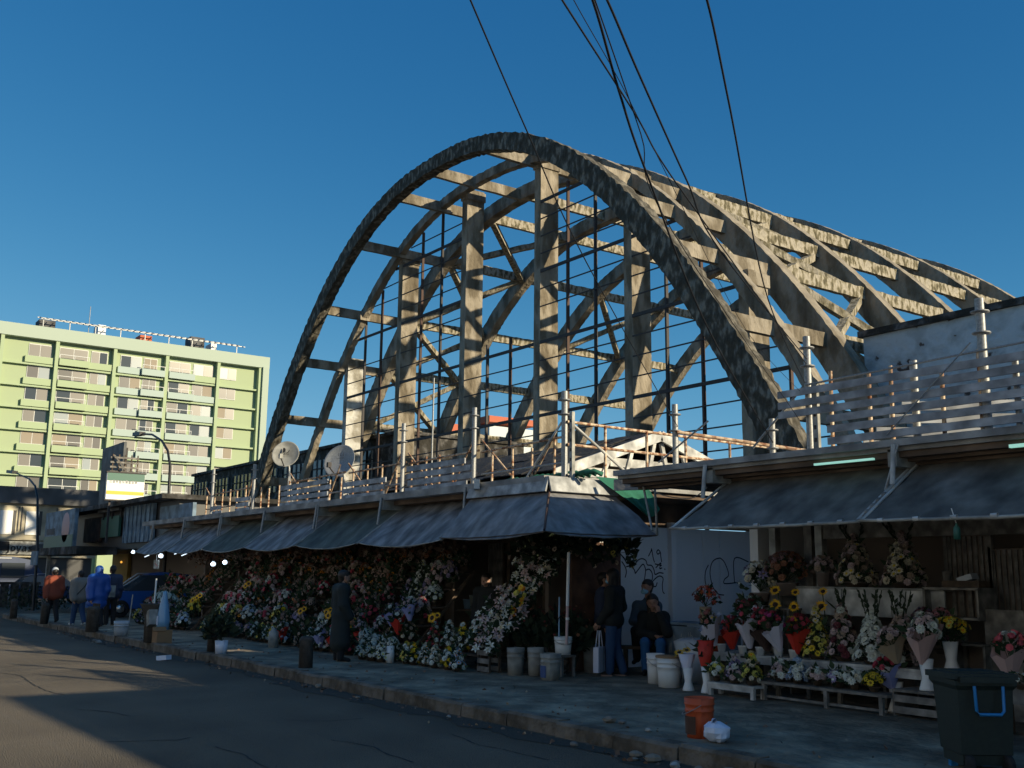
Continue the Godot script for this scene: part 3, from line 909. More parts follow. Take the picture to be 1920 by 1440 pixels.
	# beam ends and brackets under both slabs
	for x in [-18.4, -21.4, -24.4, -27.4, -30.4]:
		bx("bracket", Vector3(x, 2.96, -10.35), Vector3(.12, .2, .7), M.dirty_white, s)
	for x in [-9.95, -7.08]:
		bx("bracket", Vector3(x, 2.98, -10.75), Vector3(.12, .2, .5), M.dirty_white, r)
	# the sunlit row across the street, behind the viewer
	for q in [[-60.0, 30.0, 11.5, M.facade], [-28.0, 32.0, 10.5, M.facade], [8.0, 36.0, 13.0, M.facade]]:
		var ob := thing("opposite_building", "sunlit %s building on the other side of the street" % ("tallest white" if q[2] > 11.8 else ("middle height white" if q[2] > 11 else "lowest white")), "building")
		bx("wall", Vector3(q[0], q[2] * .5, 20.0), Vector3(q[1], q[2], 10), q[3], ob)
		bx("cornice", Vector3(q[0], q[2] + .15, 19.9), Vector3(q[1] + .2, .3, 10.6), M.white, ob)
		for f in 3:
			for k in int(q[1] / 4):
				bx("window", Vector3(q[0] - q[1] * .5 + 2 + k * 4, 2.0 + f * 3.1, 14.97), Vector3(1.6, 1.7, .1), M.glass, ob)
	# unseen neighbour beyond the right edge, its outline shaped to shade the road
	var n := thing("shade_house", "unseen narrow gabled house beyond the right stall, shaped to shade the road", "building")
	n.position = Vector3(2.6, 0, 0)
	var hw := MB.new()
	prism(hw, [Vector2(-8.85, 0), Vector2(-8.85, 3.9), Vector2(-11.9, 6.3), Vector2(-16.5, 6.3), Vector2(-16.5, 0)], .6)
	obj("wall", hw.done(), M.old_wall, n)
	bm("roof_slope", Vector3(0, 3.95, -8.8), Vector3(0, 6.4, -11.9), 1.4, .1, M.shingles, n)
	bx("roof_top", Vector3(0, 6.36, -14.2), Vector3(1.4, .1, 4.7), M.shingles, n)
	bx("window", Vector3(-.62, 2.4, -12), Vector3(.06, 1.2, 1.0), M.glass, n)
	# low passage roof and the gabled shed above it
	var g := thing("gabled_shed", "dark shingled shed roof with a white sunlit gable of open timbers", "shed")
	var e0 := Vector3(-15.0, 3.42, -11.7)
	var rd := Vector3(-15.0, 4.36, -14.4)
	var e1 := Vector3(-15.0, 3.42, -17.2)
	var b := MB.new()
	var L := Vector3(-8.5, 0, 0)
	var up := Vector3(0, .08, 0)
	b.q(e0 + up, rd + up, rd + L + up, e0 + L + up)
	b.q(rd + up, e1 + up, e1 + L + up, rd + L + up)
	b.q(rd, e0, e0 + L, rd + L); b.q(e1, rd, rd + L, e1 + L)
	obj("roof", b.done(), M.shingles, g)
	for row in 9:
		for k in 26:
			if rng.randf() < .22:
				continue
			var a := e0.lerp(rd, (row + .5) / 9.0) + Vector3(-.16 - k * .33, .1, 0)
			bx("shingle", a, Vector3(.31, .02, .33), M.shingles, g, Basis(Vector3(1, 0, 0), .335 + rng.randf_range(-.02, .09)) * Basis(Vector3(0, 1, 0), rng.randf_range(-.03, .03)))
	bm("verge_board", e0 + Vector3(.06, .02, 0), rd + Vector3(.06, .02, 0), .06, .2, M.white_paint, g)
	bm("verge_board", rd + Vector3(.06, .02, 0), e1 + Vector3(.06, .02, 0), .06, .2, M.white_paint, g)
	bx("gable_board", Vector3(-15.1, 3.18, -14.4), Vector3(.06, .5, 5.4), M.white_paint, g)
	for y in [3.55, 3.78]:
		bx("gable_board", Vector3(-15.08, y, -14.4), Vector3(.06, .17, 4.4 - (y - 3.4) * 5.0), M.white_paint, g)
	for k in 6:
		var z := -12.9 - k * .6
		bm("gable_strut", Vector3(-15.04, 3.45, z), Vector3(-15.04, 3.45 + .9 * (1.0 - absf(z + 14.4) / 2.6), z - .2 * signf(z + 14.4)), .06, .08, M.white_paint, g)
	bx("dark_loft", Vector3(-15.4, 3.5, -14.4), Vector3(.1, .75, 4.0), M.dark_inside, g)
	for k in 3:
		bx("sunlit_plank", Vector3(-13.9 + .5 * k, 3.36 - .03 * k, -13.6 - k * .5), Vector3(2.0, .12, .3), M.white_paint, g, Basis(Vector3(0, 1, 0), .9))
	bx("passage_sun_block", Vector3(-11.2, 2.05, -18.4), Vector3(5.6, 4.1, 3.6), M.dark_inside, g)  # unseen end block, made tall enough to stop sun reaching the passage wall

func smooth(p: Array, n: int) -> Array:
	var out := []
	for i in p.size() - 1:
		var a: Vector3 = p[maxi(i - 1, 0)]
		var d: Vector3 = p[mini(i + 2, p.size() - 1)]
		for k in n:
			out.append((p[i] as Vector3).cubic_interpolate(p[i + 1], a, d, float(k) / n))
	out.append(p[-1])
	return out

const GRAFFITI := [
[-12.62,1.99,-12.72,1.89,-12.77,1.83,-12.88,1.84,-12.94,1.79,-13.02,1.88,-13.13,1.92,-13.23,1.89,-13.27,1.81,-13.37,1.80,-13.43,1.73,-13.46,1.64,-13.57,1.67,-13.67,1.66],
[-12.78,1.96,-12.84,2.00,-12.91,1.96,-12.93,1.90,-12.87,1.86,-12.79,1.89,-12.77,1.95],
[-12.64,1.86,-12.72,1.77,-12.75,1.68,-12.72,1.58],
[-12.75,1.77,-12.86,1.78,-12.94,1.72,-12.97,1.65],
[-12.97,1.65,-13.05,1.73,-13.16,1.82,-13.22,1.73,-13.21,1.63,-13.19,1.53],
[-13.22,1.71,-13.31,1.73,-13.38,1.67,-13.39,1.57,-13.35,1.47,-13.36,1.37],
[-13.36,1.48,-13.46,1.56,-13.57,1.61,-13.66,1.57,-13.64,1.45,-13.65,1.33,-13.69,1.29],
[-13.40,1.43,-13.47,1.42,-13.51,1.49],
[-13.30,1.97,-13.37,2.07,-13.38,2.10,-13.42,1.93,-13.45,1.86],
[-13.60,2.05,-13.55,2.09,-13.51,2.05,-13.54,2.01,-13.60,2.04,-13.61,1.98,-13.63,1.87],
[-13.46,1.83,-13.63,1.80],
[-13.48,1.76,-13.61,1.85,-13.58,1.75,-13.64,1.76],
[-13.70,1.74,-13.72,1.73],
[-15.20,1.97,-15.06,1.94,-14.96,1.86,-14.91,1.69,-14.94,1.52,-15.01,1.37,-15.13,1.28,-15.28,1.26],
[-15.20,1.97,-15.31,1.90,-15.41,1.73,-15.42,1.63,-15.31,1.56,-15.31,1.48,-15.64,1.50],
[-15.59,1.50,-15.61,1.97,-16.01,1.91],
[-14.87,1.83,-14.79,1.71,-14.77,1.54,-14.81,1.41]]

func sheet(p00: Vector3, p10: Vector3, p11: Vector3, p01: Vector3, sag: float, hem: float, nu := 16, nv := 9, ripple := .016) -> ArrayMesh:
	# cloth between two low corners (p00, p10) and two high ones (p11, p01), with a little thickness
	var b := MB.new(true)
	var n := (p10 - p00).cross(p01 - p00).normalized()
	var ph := rng.randf() * 9.0
	var at := func(i: int, j: int, off: float) -> Vector3:
		var u := float(i) / nu
		var v := float(j) / nv
		var p: Vector3 = p00.lerp(p10, u).lerp(p01.lerp(p11, u), v)
		p.y -= sag * 4.0 * u * (1 - u) * (.35 + .65 * (1 - v)) * sin(PI * minf(1.0, v + .45)) + hem * 4.0 * u * (1 - u) * pow(1 - v, 4.0)
		p += n * ((ripple * sin(u * 17.0 + ph + v * 3.0) + ripple * .8 * sin(u * 7.0 - v * 5.0 + ph * 2.0) + ripple * .5 * sin((u + v) * 31.0 + ph)) * sin(PI * clampf(v + .08, 0, 1)) + off)
		return p
	for i in nu:
		for j in nv:
			b.q(at.call(i, j, 0), at.call(i + 1, j, 0), at.call(i + 1, j + 1, 0), at.call(i, j + 1, 0))
			b.q(at.call(i, j, -.012), at.call(i, j + 1, -.012), at.call(i + 1, j + 1, -.012), at.call(i + 1, j, -.012))
	b.sm(false)
	for i in nu:
		b.q(at.call(i, 0, -.012), at.call(i + 1, 0, -.012), at.call(i + 1, 0, 0), at.call(i, 0, 0))
	return b.done()

func hem_tube(p0: Vector3, p1: Vector3, sag: float, r: float) -> Array:
	var o := []
	for i in 11:
		var u := i / 10.0
		var p := p0.lerp(p1, u)
		p.y -= sag * 4 * u * (1 - u) + (.006 if i % 2 else 0.0)
		o.append(p)
	return o

func build_awnings():
	var xs := [-15.25, -18.4, -21.4, -24.4, -27.4, -30.4, -33.4]
	var ms := [M.tarp_blue, M.tarp_green, M.tarp_blue, M.tarp_green, M.tarp_blue, M.tarp_blue]
	var lb := ["sagging blue grey awning right beside the corner awning", "dark green awning above the person in the long coat", "pale blue streaked awning left of the long coated person", "plain green awning over the middle of the left stalls", "blue grey awning above the two hanging lamp cups", "leftmost weathered blue awning with the round bulb below"]
	for i in 6:
		var x0: float = xs[i + 1] + .05
		var x1: float = xs[i] - .05
		var a := thing("awning", lb[i], "awning", Vector3.ZERO, 0, "awnings of the left stall row")
		obj("canvas", sheet(Vector3(x0, 2.19, -9.5), Vector3(x1, 2.19, -9.5), Vector3(x1, 3.0, -10.62), Vector3(x0, 3.0, -10.62), .06, .05), ms[i], a)
		tb("hem_rope", hem_tube(Vector3(x0, 2.185, -9.49), Vector3(x1, 2.185, -9.49), .09, .01), .011, M.dirty_white, a, 5)
		for x in [x0 - .03, x1 + .03]:
			tb("arm", [Vector3(x, 2.17, -9.47), Vector3(x, 2.98, -10.6)], .019, M.dirty_white, a)
		tb("hanger", [Vector3(x0 - .05, 3.1, -9.98), Vector3(x0 - .05, 2.56, -9.92)], .028, M.galv, a)
		if i % 2:
			tb("hanger", [Vector3(x0 + .04, 3.1, -9.98), Vector3(x0 + .04, 2.56, -9.94)], .014, M.galv, a)
	# hipped corner awning
	var h := thing("corner_awning", "hipped blue grey corner awning with white upper band at the passage", "awning")
	var uA := Vector3(-15.25, 2.9, -10.05)
	var uC := Vector3(-12.98, 2.9, -10.05)
	var uE := Vector3(-12.98, 2.9, -11.45)
	var lA := Vector3(-15.2, 2.21, -9.42)
	var lC := Vector3(-12.02, 2.23, -9.22)
	var lE := Vector3(-12.0, 2.24, -11.45)
	obj("front_canvas", sheet(lA, lC, uC, uA, .05, .02), M.tarp_blue, h)
	obj("side_canvas", sheet(lC, lE, uE, uC, .04, .02), M.tarp_blue, h)
	bx("front_band", Vector3(-14.1, 3.03, -10.0), Vector3(2.28, .25, .03), M.tarp_white, h, Basis(Vector3(1, 0, 0), -.3))
	bx("side_band", Vector3(-12.93, 3.03, -10.72), Vector3(.03, .25, 1.4), M.tarp_white, h, Basis(Vector3(0, 0, 1), .3))
	bx("side_beam", Vector3(-13.05, 2.82, -10.8), Vector3(.06, .16, 1.4), M.wood_grey, h)
	tb("hip_rafter", [lC + Vector3(0, .02, 0), uC + Vector3(0, .02, 0)], .02, M.rust_steel, h)
	tb("side_arm", [lE, Vector3(-12.2, 3.1, -11.6)], .02, M.dirty_white, h)
	tb("front_arm", [lA + Vector3(-.03, 0, 0), Vector3(-15.3, 2.98, -10.5)], .019, M.dirty_white, h)
	tb("front_hanger", [Vector3(-15.32, 3.12, -9.98), Vector3(-15.32, 2.62, -9.95)], .024, M.galv, h)
	tb("hem_rope", hem_tube(lA, lC, .03, .01), .01, M.wood, h, 5)
	tb("hem_rope", hem_tube(lC, lE, .02, .01), .01, M.wood, h, 5)
	bx("sunlit_end_board", Vector3(-15.05, 3.13, -10.05), Vector3(.8, .16, .1), M.white_paint, h, Basis(Vector3(0, 1, 0), -.6))
	var nt := thing("shade_net", "torn green shade net hanging at the passage end of the corner awning", "net")
	obj("net", sheet(Vector3(-12.6, 2.62, -11.75), Vector3(-12.5, 2.7, -12.0), Vector3(-12.9, 3.2, -12.0), Vector3(-12.9, 3.2, -10.95), .06, .03, 10, 8, .03), M.green_net, nt)
	var n2 := MB.new(true)
	for i in 16:
		var p := Vector3(-15.0 + i * .15, 3.2 + rng.randf() * .03, -10.6)
		n2.tube([p, p + Vector3(.1, .05, -.1), p + Vector3(.2, -.01, -.2)], .04, 5)
	stuff("bunched_net", n2.done(), M.green_net, nt)
	var bd := MB.new()
	var br := thing("passage_bracket_board", "short grey board bracket hanging at the left end of the right slab", "bracket")
	bx("board", Vector3(-12.2, 3.05, -11.3), Vector3(.9, .18, .06), M.slab, br, Basis(Vector3(0, 1, 0), .5))
	tb("strut", [Vector3(-11.75, 3.1, -10.9), Vector3(-11.0, 2.25, -10.4)], .018, M.dirty_white, br)
	# right hand awnings
	var rx := [-9.95, -7.1, -7.0, -4.0, -3.9, -.8]
	var rl := ["dark grey awning left of the gap, over the sunflowers", "dark grey awning at the right edge, over the big flower cones", "dark awning beyond the right edge"]
	for i in 3:
		var x0: float = rx[i * 2]
		var x1: float = rx[i * 2 + 1]
		var a := thing("awning", rl[i], "awning", Vector3.ZERO, 0, "awnings of the right stall")
		obj("canvas", sheet(Vector3(x0, 2.245, -9.8), Vector3(x1, 2.235, -9.8), Vector3(x1 - .05, 2.95, -10.95), Vector3(x0 + .02, 2.95, -10.95), .03, .015), M.tarp_dark, a)
		tb("front_bar", hem_tube(Vector3(x0 - .06, 2.235, -9.79), Vector3(x1 + .06, 2.225, -9.79), .015, .02), .02, M.dirty_white, a, 6)
		for k in 7:
			var q := Vector3(lerpf(x0, x1, (k + .5) / 7), 2.225, -9.79)
			tb("rope_wrap", [q - Vector3(.035, 0, 0), q + Vector3(.035, .004, 0)], .026, M.white_paint, a, 6)
		for x in [x0 - .02, x1 + .02]:
			tb("arm", [Vector3(x, 2.23, -9.78), Vector3(x, 2.96, -10.95)], .02, M.white_paint, a)
		tb("hanger", [Vector3(x0, 3.12, -10.42), Vector3(x0, 2.66, -10.36)], .03, M.white_paint, a)
		if i:
			tb("hanger", [Vector3(x0 + .06, 3.12, -10.42), Vector3(x0 - .1, 2.6, -10.36)], .014, M.galv, a)
			var ch := MB.new(true)
			for k in 8:
				ch.tube([Vector3(x0 - .05, 2.28 + k * .035, -9.86 - k * .055), Vector3(x0 - .05, 2.31 + k * .035, -9.9 - k * .055)], .03 if k % 2 else .016, 6)
			stuff("bunched_rope", ch.done(), M.wood_grey, a)
	var lp := thing("tube_lamp", "pale fluorescent tube lamp under the right roof edge", "lamp", Vector3.ZERO, 0, "tube lamps under the right slab")
	bx("tube", Vector3(-7.75, 2.99, -10.5), Vector3(.85, .025, .04), M.light_panel, lp)
	var lp2 := thing("tube_lamp", "second tube lamp cut by the right edge of the photo", "lamp", Vector3.ZERO, 0, "tube lamps under the right slab")
	bx("tube", Vector3(-5.35, 2.99, -10.55), Vector3(.7, .035, .05), M.light_panel, lp2)
	var hb := thing("hanging_sprayer", "small green bottle hanging from the right awning bar", "bottle")
	lt("bottle", Vector3(-5.95, 2.0, -9.86), [Vector2(.001, 0), Vector2(.035, .01), Vector2(.035, .12), Vector2(.012, .15), Vector2(.012, .17)], M.sign_green, hb, 8)
	tb("cord", [Vector3(-5.95, 2.16, -9.86), Vector3(-5.97, 2.32, -9.82)], .006, M.white, hb, 4)

func pole(parent: Node, p: Vector3, top: float, r: float, m: Material):
	var b := MB.new(true)
	b.tube([p, Vector3(p.x, top, p.z)], r, 9, false)
	b.sm(false)
	var o := obj("pole", b.done(), m, parent)
	for d in [.16, .4]:
		lt("collar", Vector3(p.x, top - d, p.z), [Vector2(r, 0), Vector2(r * 2.0, .002), Vector2(r * 2.0, .018), Vector2(r, .02)], M.galv, o, 10)

func build_scaffolds():
	var Z := -10.55
	var s := thing("roof_scaffold", "rusty scaffold frame with railings and boards along the left stall roof", "scaffold")
	for p in [[-13.22, 4.62, .055], [-15.92, 4.68, .045], [-18.58, 4.68, .045], [-26.62, 4.47, .045], [-29.79, 4.57, .045]]:
		pole(s, Vector3(p[0], 3.17, Z), p[1], p[2], M.galv)
	bx("ladder_post", Vector3(-13.02, 3.7, Z), Vector3(.07, 1.1, .06), M.dirty_white, s)
	for k in 6:
		bx("ladder_slot", Vector3(-13.02, 3.3 + k * .16, Z + .032), Vector3(.03, .05, .012), M.dark_steel, s)
	# front railing posts
	var x := -30.6
	while x < -13.4:
		tb("upright", [Vector3(x, 3.17, Z - .12), Vector3(x + rng.randf_range(-.02, .02), 3.86 + rng.randf_range(-.12, .1), Z - .12)], .024, M.rusty, s, 6)
		x += rng.randf_range(.5, .72)
	for seg in [[-30.5, -26.7], [-24.4, -21.4], [-21.2, -18.6], [-18.5, -15.9], [-15.8, -13.3]]:
		tb("rail", [Vector3(seg[0], 3.84, Z - .1), Vector3(seg[1], 3.88, Z - .1)], .022, M.rusty, s, 6)
		tb("rail", [Vector3(seg[0], 3.42, Z - .1), Vector3(seg[1], 3.45, Z - .1)], .018, M.rusty if rng.randf() < .6 else M.galv, s, 6)
		tb("brace", [Vector3(seg[0] + .1, 4.05, Z - .02), Vector3(seg[0] + 1.0, 3.2, Z - .2)], .018, M.rusty, s, 6)
		tb("brace", [Vector3(seg[1] - .1, 4.05, Z - .02), Vector3(seg[1] - 1.1, 3.2, Z - .2)], .018, M.rusty, s, 6)
	for seg in [[-18.4, -16.0, 4], [-21.2, -19.2, 3], [-24.8, -21.9, 4], [-27.9, -26.7, 3], [-29.7, -28.9, 2]]:
		for k in seg[2]:
			var y: float = 3.27 + k * .145
			bx("board", Vector3((seg[0] + seg[1]) * .5 + rng.randf_range(-.1, .1), y, Z + .02), Vector3(seg[1] - seg[0] - rng.randf() * .3, .105, .03), M.fence, s, Basis(Vector3(0, 0, 1), rng.randf_range(-.008, .008)))
	# side railing back along the passage
	tb("rail", [Vector3(-13.15, 4.1, Z), Vector3(-13.1, 4.06, -15.6)], .026, M.rusty, s, 6)
	tb("rail", [Vector3(-13.15, 3.72, Z), Vector3(-13.1, 3.7, -14.6)], .026, M.rusty, s, 6)
	tb("rail", [Vector3(-13.15, 3.22, Z), Vector3(-13.1, 3.22, -14.6)], .022, M.white_paint, s, 6)
	for z in [-11.35, -12.3, -13.25, -14.4]:
		tb("upright", [Vector3(-13.12, 3.17, z), Vector3(-13.12, 4.09, z)], .026, M.rusty, s, 6)
	tb("brace", [Vector3(-13.14, 4.1, Z - .05), Vector3(-13.1, 3.22, -12.0)], .024, M.white_paint, s, 6)
	tb("brace", [Vector3(-13.3, 4.1, Z), Vector3(-14.4, 3.2, Z - .05)], .02, M.white_paint, s, 6)
	tb("thin_mast", [Vector3(-18.0, 3.2, -10.9), Vector3(-18.0, 5.6, -10.9)], .018, M.galv, s, 5)
	# right hand scaffold
	var r := thing("white_fence_scaffold", "scaffold poles with white slat fence on the right stall roof", "scaffold")
	for p in [[-10.7, 4.08, .045], [-8.91, 3.66, .04], [-8.3, 4.66, .047], [-5.95, 4.66, .05], [-6.8, 4.1, .045], [-5.6, 3.95, .035]]:
		pole(r, Vector3(p[0], 3.2, Z - .05), p[1], p[2], M.galv)
	for k in 6:
		var y := 3.27 + k * .13
		var x0 := -7.45 if k < 3 else -8.2
		bx("board", Vector3((x0 - 2.0) * .5 - .1, y, Z + .06), Vector3(-2.2 - x0 + 1.0, .088, .03), M.fence, r, Basis(Vector3(0, 0, 1), rng.randf_range(-.004, .004)))
	for xx in [-7.95, -7.4, -7.1, -6.45, -6.0, -5.4, -4.8]:
		tb("upright", [Vector3(xx, 3.2, Z - .03), Vector3(xx + .01, 4.08 + rng.randf_range(-.1, .1), Z - .03)], .024, M.rusty, r, 6)
	tb("rail", [Vector3(-8.3, 4.02, Z), Vector3(-2, 4.14, Z)], .014, M.galv, r, 5)
	tb("brace", [Vector3(-9.2, 3.3, Z), Vector3(-8.35, 4.0, Z)], .016, M.galv, r, 5)
	tb("brace", [Vector3(-7.1, 3.25, Z + .1), Vector3(-6.0, 4.15, Z + .1)], .009, M.galv, r, 5)
	tb("brace", [Vector3(-11.0, 3.25, Z), Vector3(-10.0, 3.75, Z)], .014, M.galv, r, 5)
	bx("ladder_post", Vector3(-8.16, 3.6, Z), Vector3(.08, .85, .05), M.dirty_white, r)
	for k in 5:
		bx("ladder_slot", Vector3(-8.16, 3.3 + k * .16, Z + .028), Vector3(.03, .05, .012), M.dark_steel, r)
	# lit timbers and roofing sheets behind the fence
	for k in 4:
		bm("timber", Vector3(-8.1, 3.3 + k * .2, -11.4 - k * .3), Vector3(-6.9, 3.25 + k * .22, -12.6 - k * .3), .05, .12, M.white_paint, r)
	var rs := thing("corrugated_sheets", "stack of pale corrugated sheets leaning behind the white fence at right", "roofing sheets")
	for k in 14:
		tb("corrugation", [Vector3(-5.9 + k * .13, 3.22, -11.2), Vector3(-5.5 + k * .13, 3.75, -12.6)], .06, M.white_paint, rs, 6)
	tb("rusty_rail", [Vector3(-10.62, 3.66, Z), Vector3(-9.2, 3.3, -14.5)], .028, M.rusty, r, 6)
	# satellite dishes
	var labels := ["smaller grey satellite dish with a dark emblem, left one on the stall roof", "larger round grey satellite dish on the stall roof"]
	var pos := [Vector3(-25.6, 4.66, -11), Vector3(-22.35, 4.21, -11)]
	for i in 2:
		var d := thing("satellite_dish", labels[i], "satellite dish", Vector3.ZERO, 0, "satellite dishes on the stall roof")
		var rr: float = [.36, .41][i]
		var b := MB.new(true)
		b.lathe(Vector3.ZERO, [Vector2(.001, 0), Vector2(rr * .5, .02), Vector2(rr * .9, .07), Vector2(rr, .09), Vector2(rr * 1.02, .085), Vector2(rr * .9, .05), Vector2(rr * .5, .0), Vector2(.001, -.02)], 28)
		var face: Vector3 = [Vector3(.75, .28, .62), Vector3(.5, .3, .8)][i].normalized()
		var xx := face.cross(Vector3.UP).normalized()
		var bas := Basis(xx, face, xx.cross(face))
		var o := obj("reflector", b.done(), M.dirty_white if i == 0 else M.galv, d)
		o.transform = Transform3D(bas, pos[i])
		var up2: Vector3 = face.cross(xx).normalized()
		if up2.y < 0: up2 = -up2
		var low: Vector3 = pos[i] - up2 * rr
		tb("feed_arm", [low, low + face * .45 + up2 * .1], .016, M.dark_steel, d, 6)
		bx("receiver", low + face * .46 + up2 * .14, Vector3(.09, .12, .09), M.dark_steel if i else M.dirty_white, d)
		tb("mast", [pos[i] - face * .04, Vector3(pos[i].x, pos[i].y - .35, pos[i].z - .1), Vector3(pos[i].x, 3.17, pos[i].z - .1)], .026, M.galv, d, 7)
		tb("stay", [Vector3(pos[i].x, pos[i].y - .4, pos[i].z - .1), Vector3(pos[i].x + .5, 3.2, pos[i].z - .05)], .018, M.galv, d, 6)
		# dark printed mark
		var q := MB.new()
		var c: Vector3 = pos[i] + face * .075 + up2 * rr * .3
		var mx := -xx
		if i == 0:
			var cc := c - mx * .06
			for k in 10:
				var a := -PI / 2 + PI * k / 10
				var a2 := -PI / 2 + PI * (k + 1) / 10
				q.t(cc - mx * .03, cc + (mx * cos(a) + up2 * sin(a)) * .075 - mx * .03, cc + (mx * cos(a2) + up2 * sin(a2)) * .075 - mx * .03)
			for k in 8:
				var a := -PI / 2 + PI * .55 * k / 8
				var a2 := -PI / 2 + PI * .55 * (k + 1) / 8
				var c3 := cc + mx * .06
				q.q(c3 + (mx * cos(a) + up2 * sin(a)) * .07, c3 + (mx * cos(a2) + up2 * sin(a2)) * .07, c3 + (mx * cos(a2) + up2 * sin(a2)) * .09, c3 + (mx * cos(a) + up2 * sin(a)) * .09)
			for k in 7:
				q.q(cc - up2 * .12 + mx * (-.07 + k * .032), cc - up2 * .12 + mx * (-.05 + k * .032), cc - up2 * .1 + mx * (-.05 + k * .032), cc - up2 * .1 + mx * (-.07 + k * .032))
		else:
			for k in 3:
				var e := c + mx * (-.07 + k * .065)
				q.q(e, e + mx * .012, e + mx * .012 + up2 * .09, e + up2 * .09)
				q.q(e, e + mx * .04, e + mx * .04 + up2 * .012, e + up2 * .012)
			for k in 8:
				var e := c - up2 * .06 + mx * (-.1 + k * .028)
				q.q(e, e + mx * .018, e + mx * .018 + up2 * .018, e + up2 * .018)
		obj("printed_mark", q.done(), M.print_dark if i == 0 else M.grey_band, d)

func build_wires():
	var ws := [
		[[-4.2, 5.3, -2.3], [-4.72, 5.04, -3.0], [-5.82, 4.85, -4.29], [-7.28, 4.55, -6.07], [-10.65, 3.75, -10.6], .006],
		[[-3.4, 4.62, -2.3], [-3.85, 4.6, -3.0], [-4.63, 4.55, -4.28], [-5.04, 4.53, -4.9], [-5.74, 4.46, -6.13], [-8.3, 4.28, -10.6], .006],
		[[-3.2, 4.5, -2.4], [-3.58, 4.47, -3.0], [-4.21, 4.4, -3.76], [-4.87, 4.28, -4.61], [-6.67, 3.91, -7.08], [-8.9, 3.34, -10.6], .008],
		[[-3.1, 4.5, -2.4], [-3.56, 4.46, -3.0], [-4.55, 4.38, -4.25], [-5.54, 4.27, -5.49], [-8.45, 3.58, -10.6], .004],
		[[-3.1, 4.42, -2.4], [-3.48, 4.42, -3.0], [-4.05, 4.43, -3.78], [-5.05, 4.44, -5.17], [-6.02, 4.43, -6.56], [-8.3, 4.36, -10.6], .007],
		[[-2.5, 4.08, -2.5], [-2.81, 4.09, -3.0], [-3.58, 4.1, -4.01], [-6.03, 4.1, -7.18], [-8.35, 4.06, -10.6], .006],
		[[-3.3, 4.6, -2.4], [-3.75, 4.56, -3.0], [-4.25, 4.49, -3.8], [-4.87, 4.43, -4.72], [-7.16, 4.16, -8.17], [-8.4, 3.93, -10.6], .0028]]
	var lb := ["lone overhead cable crossing the top of the front arch", "cable of the bundle that runs lowest to the left", "thickest dark cable in the bundle over the right arch leg", "thin cable beside the thickest one of the bundle", "cable of the bundle that leans furthest right", "lone overhead cable at the right, apart from the bundle", "hair thin cable inside the bundle"]
	for i in ws.size():
		var w: Array = ws[i]
		var pts := []
		for k in w.size() - 1:
			pts.append(Vector3(w[k][0], w[k][1], w[k][2]))
		var c := smooth(pts, 8)
		tag(tb("overhead_cable", c, w[-1], M.wire, self, 5), lb[i], "cable", "overhead cables")
	var cb := smooth([Vector3(-12.2, 3.05, -11.3), Vector3(-11.7, 2.85, -11.3), Vector3(-10.9, 2.75, -11.1), Vector3(-10.0, 2.82, -10.5)], 6)
	tag(tb("slack_cable", cb, .009, M.dirty_white, self, 5), "pale slack cable drooping across the passage below the roof edge", "cable")

# ---------------------------------------------------------------- flowers
const WHITE := Color(.66, .7, .64)
const CREAM := Color(.62, .56, .42)
const PINKW := Color(.55, .42, .42)
const PINK := Color(.5, .2, .24)
const ROSE := Color(.45, .05, .08)
const YELLOW := Color(.7, .5, .02)
const LEMON := Color(.62, .58, .12)
const ORANGE := Color(.75, .26, .01)
const LILAC := Color(.3, .25, .42)
const BLUEW := Color(.38, .5, .66)
const RUSTY := Color(.3, .13, .07)
const TAN := Color(.42, .32, .25)
const DARKC := Color(.03, .015, .01)
const GREENC := Color(.12, .2, .05)

